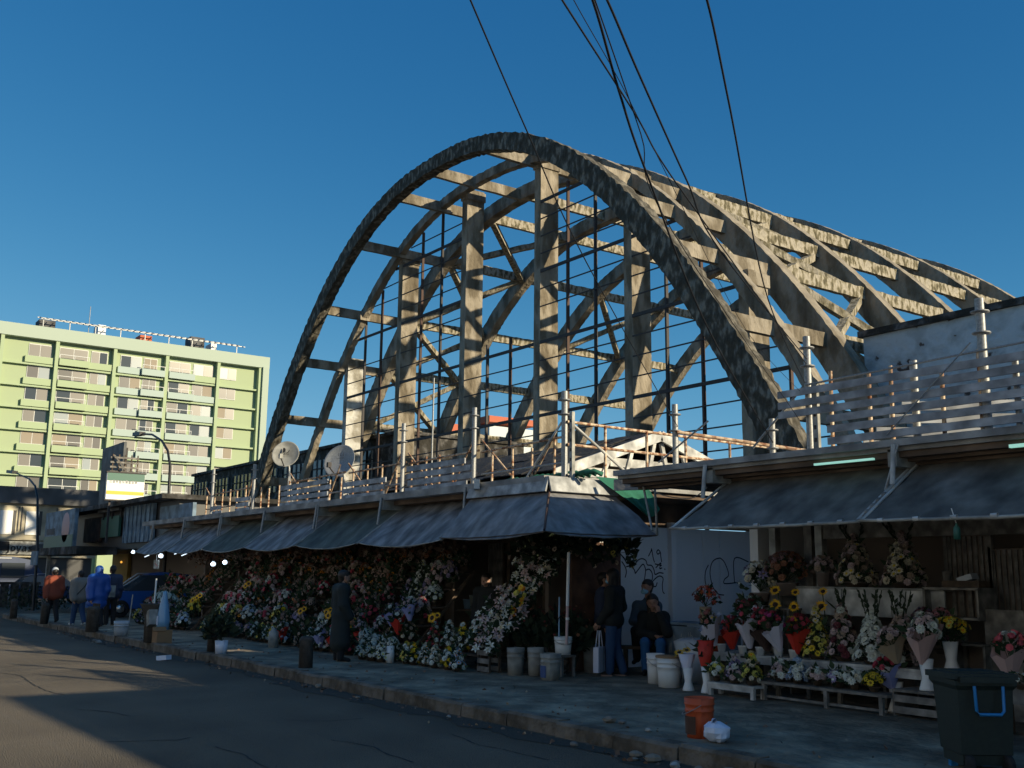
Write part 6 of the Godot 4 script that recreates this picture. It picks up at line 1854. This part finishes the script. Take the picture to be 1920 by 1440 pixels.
		li.name = "light"
		li.light_color = Color(.85, .93, 1.0)
		li.light_energy = .12
		li.light_size = q[2]
		li.omni_range = 8
		li.omni_attenuation = 2
		li.shadow_enabled = true
		li.position = Vector3(0, 0, q[2] + .03)
		la.add_child(li)
	for q in [[-33.3, 2.06, "leftmost"], [-30.4, 2.12, "middle"], [-29.75, 2.07, "rightmost"]]:
		tag(bm("small_light_strip", Vector3(q[0] - .14, q[1] - .03, -9.8), Vector3(q[0] + .14, q[1] + .03, -9.85), .02, .02, M.bulb), "%s short thin light strip under the far left awnings" % q[2], "lamp", "light strips under the far left awnings")
	tag(lt("warm_bulb", Vector3(-48.9, 1.98, -13.3), [Vector2(.001, -.06), Vector2(.06, 0), Vector2(.001, .06)], M.bulb_warm, self, 10), "small warm bulb in the yellow doorway at far left", "lamp")

# ---------------------------------------------------------------- people
func net(pr: Array, cell: float, k := .03) -> ArrayMesh:
	# one smooth surface round tapered capsules [a, b, ra, rb, flat]
	var lo := Vector3.ONE * 1e6
	var hi := -lo
	for p in pr:
		var r: float = maxf(p[2], p[3])
		lo = lo.min(p[0] - Vector3.ONE * r).min(p[1] - Vector3.ONE * r)
		hi = hi.max(p[0] + Vector3.ONE * r).max(p[1] + Vector3.ONE * r)
	lo -= Vector3.ONE * cell * 2.5
	hi += Vector3.ONE * cell * 2.5
	var nx := int((hi.x - lo.x) / cell) + 1
	var ny := int((hi.y - lo.y) / cell) + 1
	var nz := int((hi.z - lo.z) / cell) + 1
	var f := PackedFloat32Array()
	f.resize(nx * ny * nz)
	f.fill(.3)
	for p in pr:
		var a: Vector3 = p[0]
		var ba: Vector3 = p[1] - a
		var ra: float = p[2]
		var dr: float = p[3] - ra
		var fl: float = p[4] if p.size() > 4 else 1.0
		ba.z /= fl
		var bb := maxf(ba.length_squared(), 1e-8)
		var r := maxf(p[2], p[3]) + cell * 2.2 + k * .6
		var mn := ((p[0] as Vector3).min(p[1]) - Vector3.ONE * r - lo) / cell
		var mx := ((p[0] as Vector3).max(p[1]) + Vector3.ONE * r - lo) / cell
		for iz in range(maxi(0, int(mn.z)), mini(nz, int(mx.z) + 2)):
			for iy in range(maxi(0, int(mn.y)), mini(ny, int(mx.y) + 2)):
				var row := (iz * ny + iy) * nx
				for ix in range(maxi(0, int(mn.x)), mini(nx, int(mx.x) + 2)):
					var q := lo + Vector3(ix, iy, iz) * cell - a
					q.z /= fl
					var h := clampf(q.dot(ba) / bb, 0, 1)
					var d := (q - ba * h).length() - (ra + dr * h)
					var o := f[row + ix]
					var e := maxf(k - absf(o - d), 0.0) / k
					f[row + ix] = minf(o, d) - e * e * k * .25
	var vi := PackedInt32Array()
	vi.resize(nx * ny * nz)
	vi.fill(-1)
	var vs := PackedVector3Array()
	var ns := PackedVector3Array()
	var sx := 1
	var sy := nx
	var sz := nx * ny
	var off := [0, sx, sy, sx + sy, sz, sx + sz, sy + sz, sx + sy + sz]
	for iz in nz - 1:
		for iy in ny - 1:
			for ix in nx - 1:
				var i := ix + iy * sy + iz * sz
				var v0 := f[i]
				if v0 > cell * 2.0 or v0 < -cell * 2.0:
					continue
				var v := [v0, f[i + sx], f[i + sy], f[i + sx + sy], f[i + sz], f[i + sx + sz], f[i + sy + sz], f[i + sx + sy + sz]]
				var neg := 0
				for c in 8:
					if v[c] < 0: neg += 1
				if neg == 0 or neg == 8:
					continue
				var s := Vector3.ZERO
				var n := 0
				for e in [[0, 1], [2, 3], [4, 5], [6, 7], [0, 2], [1, 3], [4, 6], [5, 7], [0, 4], [1, 5], [2, 6], [3, 7]]:
					var va: float = v[e[0]]
					var vb: float = v[e[1]]
					if (va < 0) != (vb < 0):
						var t := va / (va - vb)
						var pa := Vector3(e[0] & 1, (e[0] >> 1) & 1, (e[0] >> 2) & 1)
						var pb := Vector3(e[1] & 1, (e[1] >> 1) & 1, (e[1] >> 2) & 1)
						s += pa.lerp(pb, t)
						n += 1
				vi[i] = vs.size()
				vs.append(lo + (Vector3(ix, iy, iz) + s / n) * cell)
				ns.append(Vector3(v[1] + v[3] + v[5] + v[7] - v[0] - v[2] - v[4] - v[6], v[2] + v[3] + v[6] + v[7] - v[0] - v[1] - v[4] - v[5], v[4] + v[5] + v[6] + v[7] - v[0] - v[1] - v[2] - v[3]).normalized())
	var ids := PackedInt32Array()
	for iz in range(1, nz - 1):
		for iy in range(1, ny - 1):
			for ix in range(1, nx - 1):
				var i := ix + iy * sy + iz * sz
				var c := f[i] < 0
				for ax in 3:
					var st: int = [sx, sy, sz][ax]
					if c == (f[i + st] < 0):
						continue
					var u: int = [sy, sz, sx][ax]
					var w: int = [sz, sx, sy][ax]
					var q := [vi[i], vi[i - u], vi[i - u - w], vi[i - w]]
					if q.min() < 0:
						continue
					if c:
						ids.append_array(PackedInt32Array([q[0], q[2], q[1], q[0], q[3], q[2]]))
					else:
						ids.append_array(PackedInt32Array([q[0], q[1], q[2], q[0], q[2], q[3]]))
	var arr := []
	arr.resize(Mesh.ARRAY_MAX)
	arr[Mesh.ARRAY_VERTEX] = vs
	arr[Mesh.ARRAY_NORMAL] = ns
	arr[Mesh.ARRAY_INDEX] = ids
	var m := ArrayMesh.new()
	m.add_surface_from_arrays(Mesh.PRIMITIVE_TRIANGLES, arr)
	return m

var head_proto: ArrayMesh
var hand_proto: ArrayMesh

func make_protos():
	# head: chin at y 0, crown at .23, face towards +z
	head_proto = net([
		[Vector3(0, .15, -.02), Vector3(0, .14, .01), .088, .082, 1.12],
		[Vector3(0, .06, .035), Vector3(0, .035, .06), .055, .034],
		[Vector3(-.03, .07, .03), Vector3(.03, .07, .03), .05, .05],
		[Vector3(0, .125, .09), Vector3(0, .085, .112), .009, .014],
		[Vector3(-.02, .06, .08), Vector3(.02, .06, .08), .012, .012],
		[Vector3(-.035, .135, .076), Vector3(.035, .135, .076), .013, .013],
		[Vector3(-.084, .12, -.005), Vector3(-.082, .08, .0), .016, .01],
		[Vector3(.084, .12, -.005), Vector3(.082, .08, .0), .016, .01]], .0095, .022)
	# a slightly curled right hand hanging down from the wrist at the origin, palm to +x
	var pr := [[Vector3(0, -.01, 0), Vector3(0, -.085, .0), .022, .03, .9], [Vector3(0, -.05, -.022), Vector3(.0, -.085, -.026), .014, .013], [Vector3(0, -.05, .022), Vector3(.0, -.085, .026), .014, .013],
		[Vector3(.003, -.03, .022), Vector3(.018, -.062, .05), .013, .0105], [Vector3(.018, -.062, .05), Vector3(.026, -.092, .05), .0105, .009]]
	var z := [.03, .01, -.011, -.03]
	var ln := [.075, .085, .078, .06]
	for i in 4:
		var a := Vector3(0, -.088, z[i])
		var b := a + Vector3(.012, -ln[i] * .55, z[i] * .12)
		pr.append([a, b, .0098, .009])
		pr.append([b, b + Vector3(.024, -ln[i] * .42, 0), .009, .0078])
	hand_proto = net(pr, .0065, .006)

func add_mesh(st: SurfaceTool, m: Mesh, xf := Transform3D.IDENTITY):
	st.append_from(m, 0, xf)

func person(label: String, at: Vector3, yaw: float, hgt: float, j: Dictionary, wear: Dictionary, category := "person") -> Node3D:
	var o := thing("person", label, category, at, yaw)
	var s := hgt / 1.68
	var J := {"head": Vector3(0, 1.46, .03), "neck": Vector3(0, 1.40, -.005), "chest": Vector3(0, 1.24, -.01), "waist": Vector3(0, 1.02, .0), "hip": Vector3(0, .9, 0),
		"shl": Vector3(.17, 1.34, -.015), "shr": Vector3(-.17, 1.34, -.015), "ell": Vector3(.225, 1.06, -.03), "elr": Vector3(-.225, 1.06, -.03), "wrl": Vector3(.235, .83, .04), "wrr": Vector3(-.235, .83, .04),
		"hl": Vector3(.09, .88, 0), "hr": Vector3(-.09, .88, 0), "kl": Vector3(.1, .48, .02), "kr": Vector3(-.1, .48, .02), "al": Vector3(.1, .08, -.02), "ar": Vector3(-.1, .08, -.02), "tl": Vector3(.12, .03, .15), "tr": Vector3(-.12, .03, .15),
		"look": 0.0, "nod": 0.0, "lean": 0.0}
	for key in j: J[key] = j[key]
	for key in J:
		if J[key] is Vector3: J[key] *= s
	var hx := Transform3D(Basis(Vector3.UP, J.look) * Basis(Vector3.RIGHT, J.nod) * Basis(Vector3(0, 0, 1), J.lean), J.head).scaled_local(Vector3.ONE * s)
	# body: one continuous skin surface
	var skin := net([
		[J.chest, J.neck, .07, .05], [J.neck, hx * Vector3(0, .06, -.01), .048, .05], [J.shl, J.shr, .06, .06], [J.chest, J.waist, .11, .1, .8], [J.waist, J.hip, .1, .12, .85], [J.hl, J.hr, .09, .09],
		[J.shl, J.ell, .045, .036], [J.ell, J.wrl, .036, .025], [J.shr, J.elr, .045, .036], [J.elr, J.wrr, .036, .025],
		[J.hl, J.kl, .07, .048], [J.kl, J.al, .05, .035], [J.hr, J.kr, .07, .048], [J.kr, J.ar, .05, .035], [J.al, J.tl, .034, .026], [J.ar, J.tr, .034, .026]], .026, .03)
	var st := SurfaceTool.new()
	st.begin(Mesh.PRIMITIVE_TRIANGLES)
	add_mesh(st, skin)
	add_mesh(st, head_proto, hx)
	for sd in ["l", "r"]:
		var dir: Vector3 = (J["wr" + sd] - J["el" + sd]).normalized()
		if J.has("hand" + sd): dir = (J["hand" + sd] as Vector3).normalized()
		var yb := -dir
		var xb := yb.cross(Vector3(0, 0, 1))
		if J.has("palm" + sd): xb = (J["palm" + sd] as Vector3) - yb * (J["palm" + sd] as Vector3).dot(yb)
		elif sd == "l": xb = -xb.normalized() if xb.dot(Vector3(-1, 0, 0)) < 0 else xb
		elif xb.dot(Vector3(1, 0, 0)) < 0: xb = -xb
		xb = xb.normalized()
		var zb := xb.cross(yb)
		add_mesh(st, hand_proto, Transform3D(Basis(xb, yb, zb), J["wr" + sd] - yb * .0).scaled_local(Vector3.ONE * s * 1.03))
	obj("body", st.commit(), M.skin, o)
	for sd in [-1, 1]:
		lt("eye", Vector3.ZERO, [Vector2(.001, -.006), Vector2(.011, 0), Vector2(.001, .006)], M.eye, o, 8).transform = hx * Transform3D(Basis(Vector3.RIGHT, PI / 2), Vector3(.031 * sd, .118, .088))
	if not wear.get("mask", false):
		bx("mouth", Vector3.ZERO, Vector3(.04, .009, .008), M.lip, o).transform = hx * Transform3D(Basis.IDENTITY, Vector3(0, .052, .0925))
	else:
		var mk := net([[Vector3(-.045, .05, .06), Vector3(.045, .05, .06), .03, .03], [Vector3(0, .085, .1), Vector3(0, .03, .088), .022, .022], [Vector3(-.03, .04, .072), Vector3(.03, .04, .072), .032, .032]], .011, .03)
		obj("face_mask", mk, M.mask, o).transform = hx
	# upper garment
	var g := .022
	var up := [[J.chest, J.neck - Vector3(0, .03, 0), .11 + g, .06 + g, .85], [J.shl, J.shr, .07 + g, .07 + g], [J.chest, J.waist, .125 + g, .12 + g, .85], [J.waist, J.hip, .125 + g, .14 + g, .88],
		[J.shl, J.ell, .058 + g, .045 + g], [J.ell, J.wrl, .046 + g, .032 + g], [J.shr, J.elr, .058 + g, .045 + g], [J.elr, J.wrr, .046 + g, .032 + g], [J.hl, J.hr, .1 + g, .1 + g]]
	var bulk: float = wear.get("bulk", 0.0)
	for q in up:
		q[2] += bulk
		q[3] += bulk
	if wear.has("coat"):
		var yk: float = wear.coat * s
		up.append([J.hip, Vector3(J.hip.x, yk, J.hip.z), .15 + g, .19 + g, .9])
		up.append([J.hl, Vector3(J.hl.x + .05, yk, J.hl.z), .12, .14])
		up.append([J.hr, Vector3(J.hr.x - .05, yk, J.hr.z), .12, .14])
	if wear.has("hood"):
		up.append([J.neck, hx * Vector3(0, .15, -.02), .1, .115])
	obj("jacket", net(up, .024, .035), wear.top, o)
	if wear.has("shirt"):
		obj("shirt", net([[J.chest + Vector3(0, .05, .06), J.waist + Vector3(0, -.06, .075), .09, .105, .8]], .024), wear.shirt, o)
	var tg := .018
	obj("trousers", net([[J.hl, J.hr, .105, .105], [J.waist - Vector3(0, .06, 0), J.hip, .12, .13, .85], [J.hl, J.kl, .088 + tg, .062 + tg], [J.kl, J.al, .062 + tg, .05 + tg], [J.hr, J.kr, .088 + tg, .062 + tg], [J.kr, J.ar, .062 + tg, .05 + tg]], .024, .03), wear.legs, o)
	for sd in ["l", "r"]:
		var sh := obj("shoe", net([[J["a" + sd] + Vector3(0, -.01, 0), J["t" + sd], .045, .036], [J["a" + sd] + Vector3(0, -.03, -.03) * s, J["a" + sd] + Vector3(0, .02, 0), .04, .046]], .016, .02), wear.shoes, o)
		if wear.has("sole"):
			var d: Vector3 = J["t" + sd] - J["a" + sd]
			d.y = 0
			bm("sole", Vector3(J["a" + sd].x, .012, J["a" + sd].z) - d.normalized() * .05, Vector3(J["t" + sd].x, .012, J["t" + sd].z) + d.normalized() * .03, .085, .022, wear.sole, sh)
	if wear.has("hair"):
		var hp := [[Vector3(0, .165, -.03), Vector3(0, .16, -.005), .094, .088, 1.1], [Vector3(0, .2, .02), Vector3(0, .19, .055), .05, .035]]
		if wear.get("long", false):
			hp.append([Vector3(-.06, .14, -.04), Vector3(-.075, -.08, -.02), .05, .035])
			hp.append([Vector3(.06, .14, -.04), Vector3(.075, -.08, -.02), .05, .035])
			hp.append([Vector3(0, .12, -.06), Vector3(0, -.1, -.06), .065, .05])
		else:
			hp.append([Vector3(0, .13, -.06), Vector3(0, .06, -.055), .07, .055])
		obj("hair", net(hp, .013, .03), wear.hair, o).transform = hx
	if wear.has("cap"):
		obj("cap", net([[Vector3(0, .19, -.02), Vector3(0, .185, 0), .098, .096], [Vector3(-.04, .17, .1), Vector3(.04, .17, .1), .018, .018]], .013, .03), wear.cap, o).transform = hx
	return o

func build_people():
	make_protos()
	var walk := func(a: float) -> Dictionary:
		return {"kl": Vector3(.09, .49, .1 * a), "al": Vector3(.09, .08, .16 * a), "tl": Vector3(.1, .035, .16 * a + .16), "kr": Vector3(-.09, .49, -.03 * a), "ar": Vector3(-.09, .12, -.26 * a), "tr": Vector3(-.1, .04, -.26 * a + .15), "wrl": Vector3(.24, .84, -.1), "wrr": Vector3(-.24, .84, .12)}
	# by the passage
	var w1 := {"look": -.25, "wrl": Vector3(.22, .86, .16), "ell": Vector3(.23, 1.08, -.02), "wrr": Vector3(-.2, .92, .17), "elr": Vector3(-.24, 1.09, -.04), "tl": Vector3(.1, .03, .15), "al": Vector3(.09, .08, .04), "ar": Vector3(-.09, .08, -.12), "tr": Vector3(-.12, .03, .05)}
	person("woman standing in a black jacket, jeans and blue mask, holding a white tote bag", Vector3(-13.1, 0, -11.5), -1.15, 1.69, w1, {"top": M.jacket_black, "shirt": M.shirt_pink, "legs": M.jeans, "shoes": M.shoe_dark, "sole": M.sole, "hair": M.hair, "long": true, "mask": true, "bulk": .012})
	var tote := thing("tote_bag", "white striped tote bag hanging from the standing woman's hand", "bag", Vector3(-13.22, .06, -11.28), .5)
	var tbm := MB.new()
	prism(tbm, [Vector2(-.16, 0), Vector2(-.15, .4), Vector2(.15, .4), Vector2(.16, 0)], .045, .8)
	obj("cloth", tbm.done(), M.paper_white, tote)
	for k in 3:
		bx("stripe", Vector3(.047, .2, -.08 + k * .08), Vector3(.003, .38, .012), M.sign_grey, tote)
	for sx in [-1, 1]:
		tb("strap", [Vector3(.03 * sx, .39, -.08), Vector3(.02 * sx, .66, -.02), Vector3(.02 * sx, .66, .02), Vector3(.03 * sx, .39, .08)], .009, M.paper_white, tote, 5)
	# seated girl with a hand on her cheek
	var sit := {"head": Vector3(0, 1.08, .16), "neck": Vector3(0, 1.0, .1), "chest": Vector3(0, .84, .06), "waist": Vector3(0, .62, .0), "hip": Vector3(0, .5, -.02), "shl": Vector3(.17, .94, .07), "shr": Vector3(-.17, .94, .07),
		"hl": Vector3(.1, .5, 0), "hr": Vector3(-.1, .5, 0), "kl": Vector3(.13, .54, .42), "kr": Vector3(-.13, .54, .4), "al": Vector3(.12, .09, .4), "ar": Vector3(-.13, .09, .3), "tl": Vector3(.13, .035, .56), "tr": Vector3(-.15, .035, .46),
		"elr": Vector3(.2, .66, .3), "ell": Vector3(.24, .7, .28), "wrl": Vector3(.1, .98, .27), "handl": Vector3(-.1, .9, .0), "palml": Vector3(-.6, 0, -.8), "wrr": Vector3(.1, .64, .4), "nod": .12, "lean": .12}
	sit["elr"] = Vector3(-.22, .68, .2)
	sit["wrr"] = Vector3(.02, .64, .36)
	person("young woman seated in black with blue jeans, resting her cheek on her hand", Vector3(-13.05, 0, -12.35), .75, 1.66, sit, {"top": M.jacket_black, "legs": M.jeans_bright, "shoes": M.shoe_dark, "hair": M.hair_brown, "long": true, "bulk": .015})
	var bn := thing("seat_bench", "plain dark bench under the two seated women", "bench", Vector3(-13.3, 0, -12.6), .75)
	bx("seat", Vector3(0, .4, 0), Vector3(1.2, .05, .32), M.wood, bn)
	for x in [-.5, .5]:
		bx("leg", Vector3(x, .19, 0), Vector3(.06, .38, .28), M.wood, bn)
	var sit2 := sit.duplicate()
	for key in ["ell", "wrl", "handl", "palml"]: sit2.erase(key)
	sit2["ell"] = Vector3(.23, .68, .12)
	sit2["wrl"] = Vector3(.08, .6, .3)
	sit2["head"] = Vector3(0, 1.13, .06)
	sit2["neck"] = Vector3(0, 1.05, .03)
	sit2["nod"] = .0
	sit2["look"] = -.5
	sit2["lean"] = 0.0
	person("woman with a bright blue mask and grey cardigan seated behind the black clad girl", Vector3(-13.62, .12, -12.75), .6, 1.74, sit2, {"top": M.cardigan, "legs": M.trousers_dark, "shoes": M.shoe_dark, "hair": M.hair_brown, "mask": true})
	person("person in a navy jacket turned to the brown board behind the standing woman", Vector3(-13.66, 0, -11.75), 2.4, 1.63, {}, {"top": M.jacket_navy, "legs": M.trousers_dark, "shoes": M.shoe_dark, "hair": M.hair, "bulk": .02})
	# customer in a long coat, seen from behind
	person("person in a long dark coat seen from behind, looking at the flowers", Vector3(-17.72, 0, -8.85), 3.0, 1.62, {"wrl": Vector3(.22, .84, .1), "wrr": Vector3(-.22, .84, .1), "tl": Vector3(.14, .03, .14), "nod": .1}, {"top": M.coat_dark, "coat": .36, "legs": M.trousers_dark, "shoes": M.shoe_dark, "hair": M.hair_brown, "bulk": .03})
	# walkers at the left
	person("person in a rust orange jacket and pale cap walking away at the far left", Vector3(-34.6, 0, -7.45), -1.5, 1.62, walk.call(1.0), {"top": M.jacket_orange, "legs": M.trousers_dark, "shoes": M.shoe_dark, "hair": M.hair, "cap": M.cap, "bulk": .045})
	var wg := person("person in a grey top, dark jeans and white shoes walking away with a shoulder strap", Vector3(-32.6, 0, -7.75), -1.35, 1.56, walk.call(1.0), {"top": M.top_grey, "legs": M.jeans, "shoes": M.shoe_white, "hair": M.hair, "bulk": .05})
	tb("bag_strap", [Vector3(-.17, 1.3, -.14), Vector3(-.02, 1.1, -.19), Vector3(.19, .86, -.15)], .012, M.print_dark, wg, 5)
	person("person in a bright blue hooded rain cape walking away", Vector3(-31.0, 0, -7.85), -1.4, 1.7, walk.call(.6), {"top": M.rain_blue, "coat": .68, "legs": M.trousers_dark, "shoes": M.shoe_dark, "hood": true, "bulk": .06})
	person("dark clothed person with a pale bag at the side of the blue cape", Vector3(-32.4, 0, -8.6), -1.5, 1.72, {}, {"top": M.jacket_navy, "legs": M.trousers_dark, "shoes": M.shoe_dark, "hair": M.hair, "bulk": .03})
	tag(bx("pale_bag", Vector3(-31.9, 1.0, -8.45), Vector3(.12, .34, .22), M.dirty_white), "pale bag at the side of the dark clothed person", "bag")
	person("vendor in dark clothes standing inside the open stall", Vector3(-16.1, 0, -11.0), .5, 1.6, {"wrl": Vector3(.15, .95, .2)}, {"top": M.jacket_black, "legs": M.trousers_dark, "shoes": M.shoe_dark, "hair": M.hair, "long": true, "bulk": .02})

# ---------------------------------------------------------------- scene
func sky_picture(to_sun: Vector3, exposure: float) -> ImageTexture:
	# clear evening air: paler towards the horizon, darkest at right angles to the sun
	var im := Image.create(256, 128, false, Image.FORMAT_RGBF)
	for j in 128:
		var y := cos(PI * (j + .5) / 128)
		for i in 256:
			var a := TAU * (i + .5) / 256
			var s := sqrt(1 - y * y)
			var d := Vector3(sin(a) * s, y, -cos(a) * s)
			var c := Vector3(.1, .105, .1)
			if y > -.01:
				var f := pow(1 - maxf(y, 0.0), 3.0)
				var g := pow(d.dot(to_sun), 2.0)
				c = Vector3(exp(-4.487 + 3.759 * f + 1.044 * g), exp(-2.291 + 1.995 * f + .631 * g), exp(-1.245 + 1.114 * f + .47 * g))
				var top := Vector3(.32, .64, .92)
				for k in 3:
					c[k] = pow(pow(c[k], -4.0) + pow(top[k], -4.0), -.25)
				var cl := exp(-pow((d.x / d.z - 1.94) / .06, 2.0) - pow((y - .155) / .014, 2.0)) if d.z < 0 and d.x < 0 else 0.0
				c += Vector3(.05, .045, .03) * cl
				# the bright air round the sun, a warm glow added to lift the shade
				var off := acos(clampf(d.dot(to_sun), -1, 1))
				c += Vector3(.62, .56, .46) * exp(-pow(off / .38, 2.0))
			im.set_pixel(i, j, Color(c.x, c.y, c.z) * (1.0 / exposure))
	return ImageTexture.create_from_image(im)

func _ready():
	rng.seed = 20240611
	# camera
	var cam := Camera3D.new()
	cam.name = "camera"
	var F := Vector3(-0.79931405, 0.18238114, -0.57256806)
	var R := Vector3(0.58395482, 0.01098253, -0.81171186)
	var U := Vector3(0.14175268, 0.98316657, 0.11528084)
	cam.fov = 40.92
	cam.near = .05
	cam.far = 3000
	add_child(cam)
	cam.transform = Transform3D(Basis(R, U, -F).orthonormalized(), Vector3(0, 1.6, 0))
	cam.current = true
	# sky and exposure
	var we := WorldEnvironment.new()
	we.name = "environment"
	var env := Environment.new()
	env.background_mode = Environment.BG_SKY
	env.tonemap_mode = Environment.TONE_MAPPER_LINEAR
	env.tonemap_exposure = 1.35
	env.sdfgi_enabled = true
	env.ssao_enabled = true
	env.ssil_enabled = true
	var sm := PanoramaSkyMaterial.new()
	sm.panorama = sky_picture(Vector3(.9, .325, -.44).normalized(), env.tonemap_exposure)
	var sky := Sky.new()
	sky.sky_material = sm
	env.sky = sky
	we.environment = env
	add_child(we)
	# low afternoon sun from behind the block, to the right
	var sun := DirectionalLight3D.new()
	sun.name = "sun"
	sun.light_energy = 1.6
	sun.light_color = Color(1.0, .93, .79)
	sun.light_angular_distance = .5
	sun.shadow_enabled = true
	add_child(sun)
	sun.look_at_from_position(Vector3.ZERO, -Vector3(.9, .325, -.44), Vector3.UP)
	make_materials()
	build_ground()
	build_vault()
	build_hall_walls()
	build_apartment()
	build_street_end()
	build_stall_building()
	build_awnings()
	build_scaffolds()
	build_wires()
	build_left_flowers()
	build_right_stall()
	build_pavement_things()
	build_people()
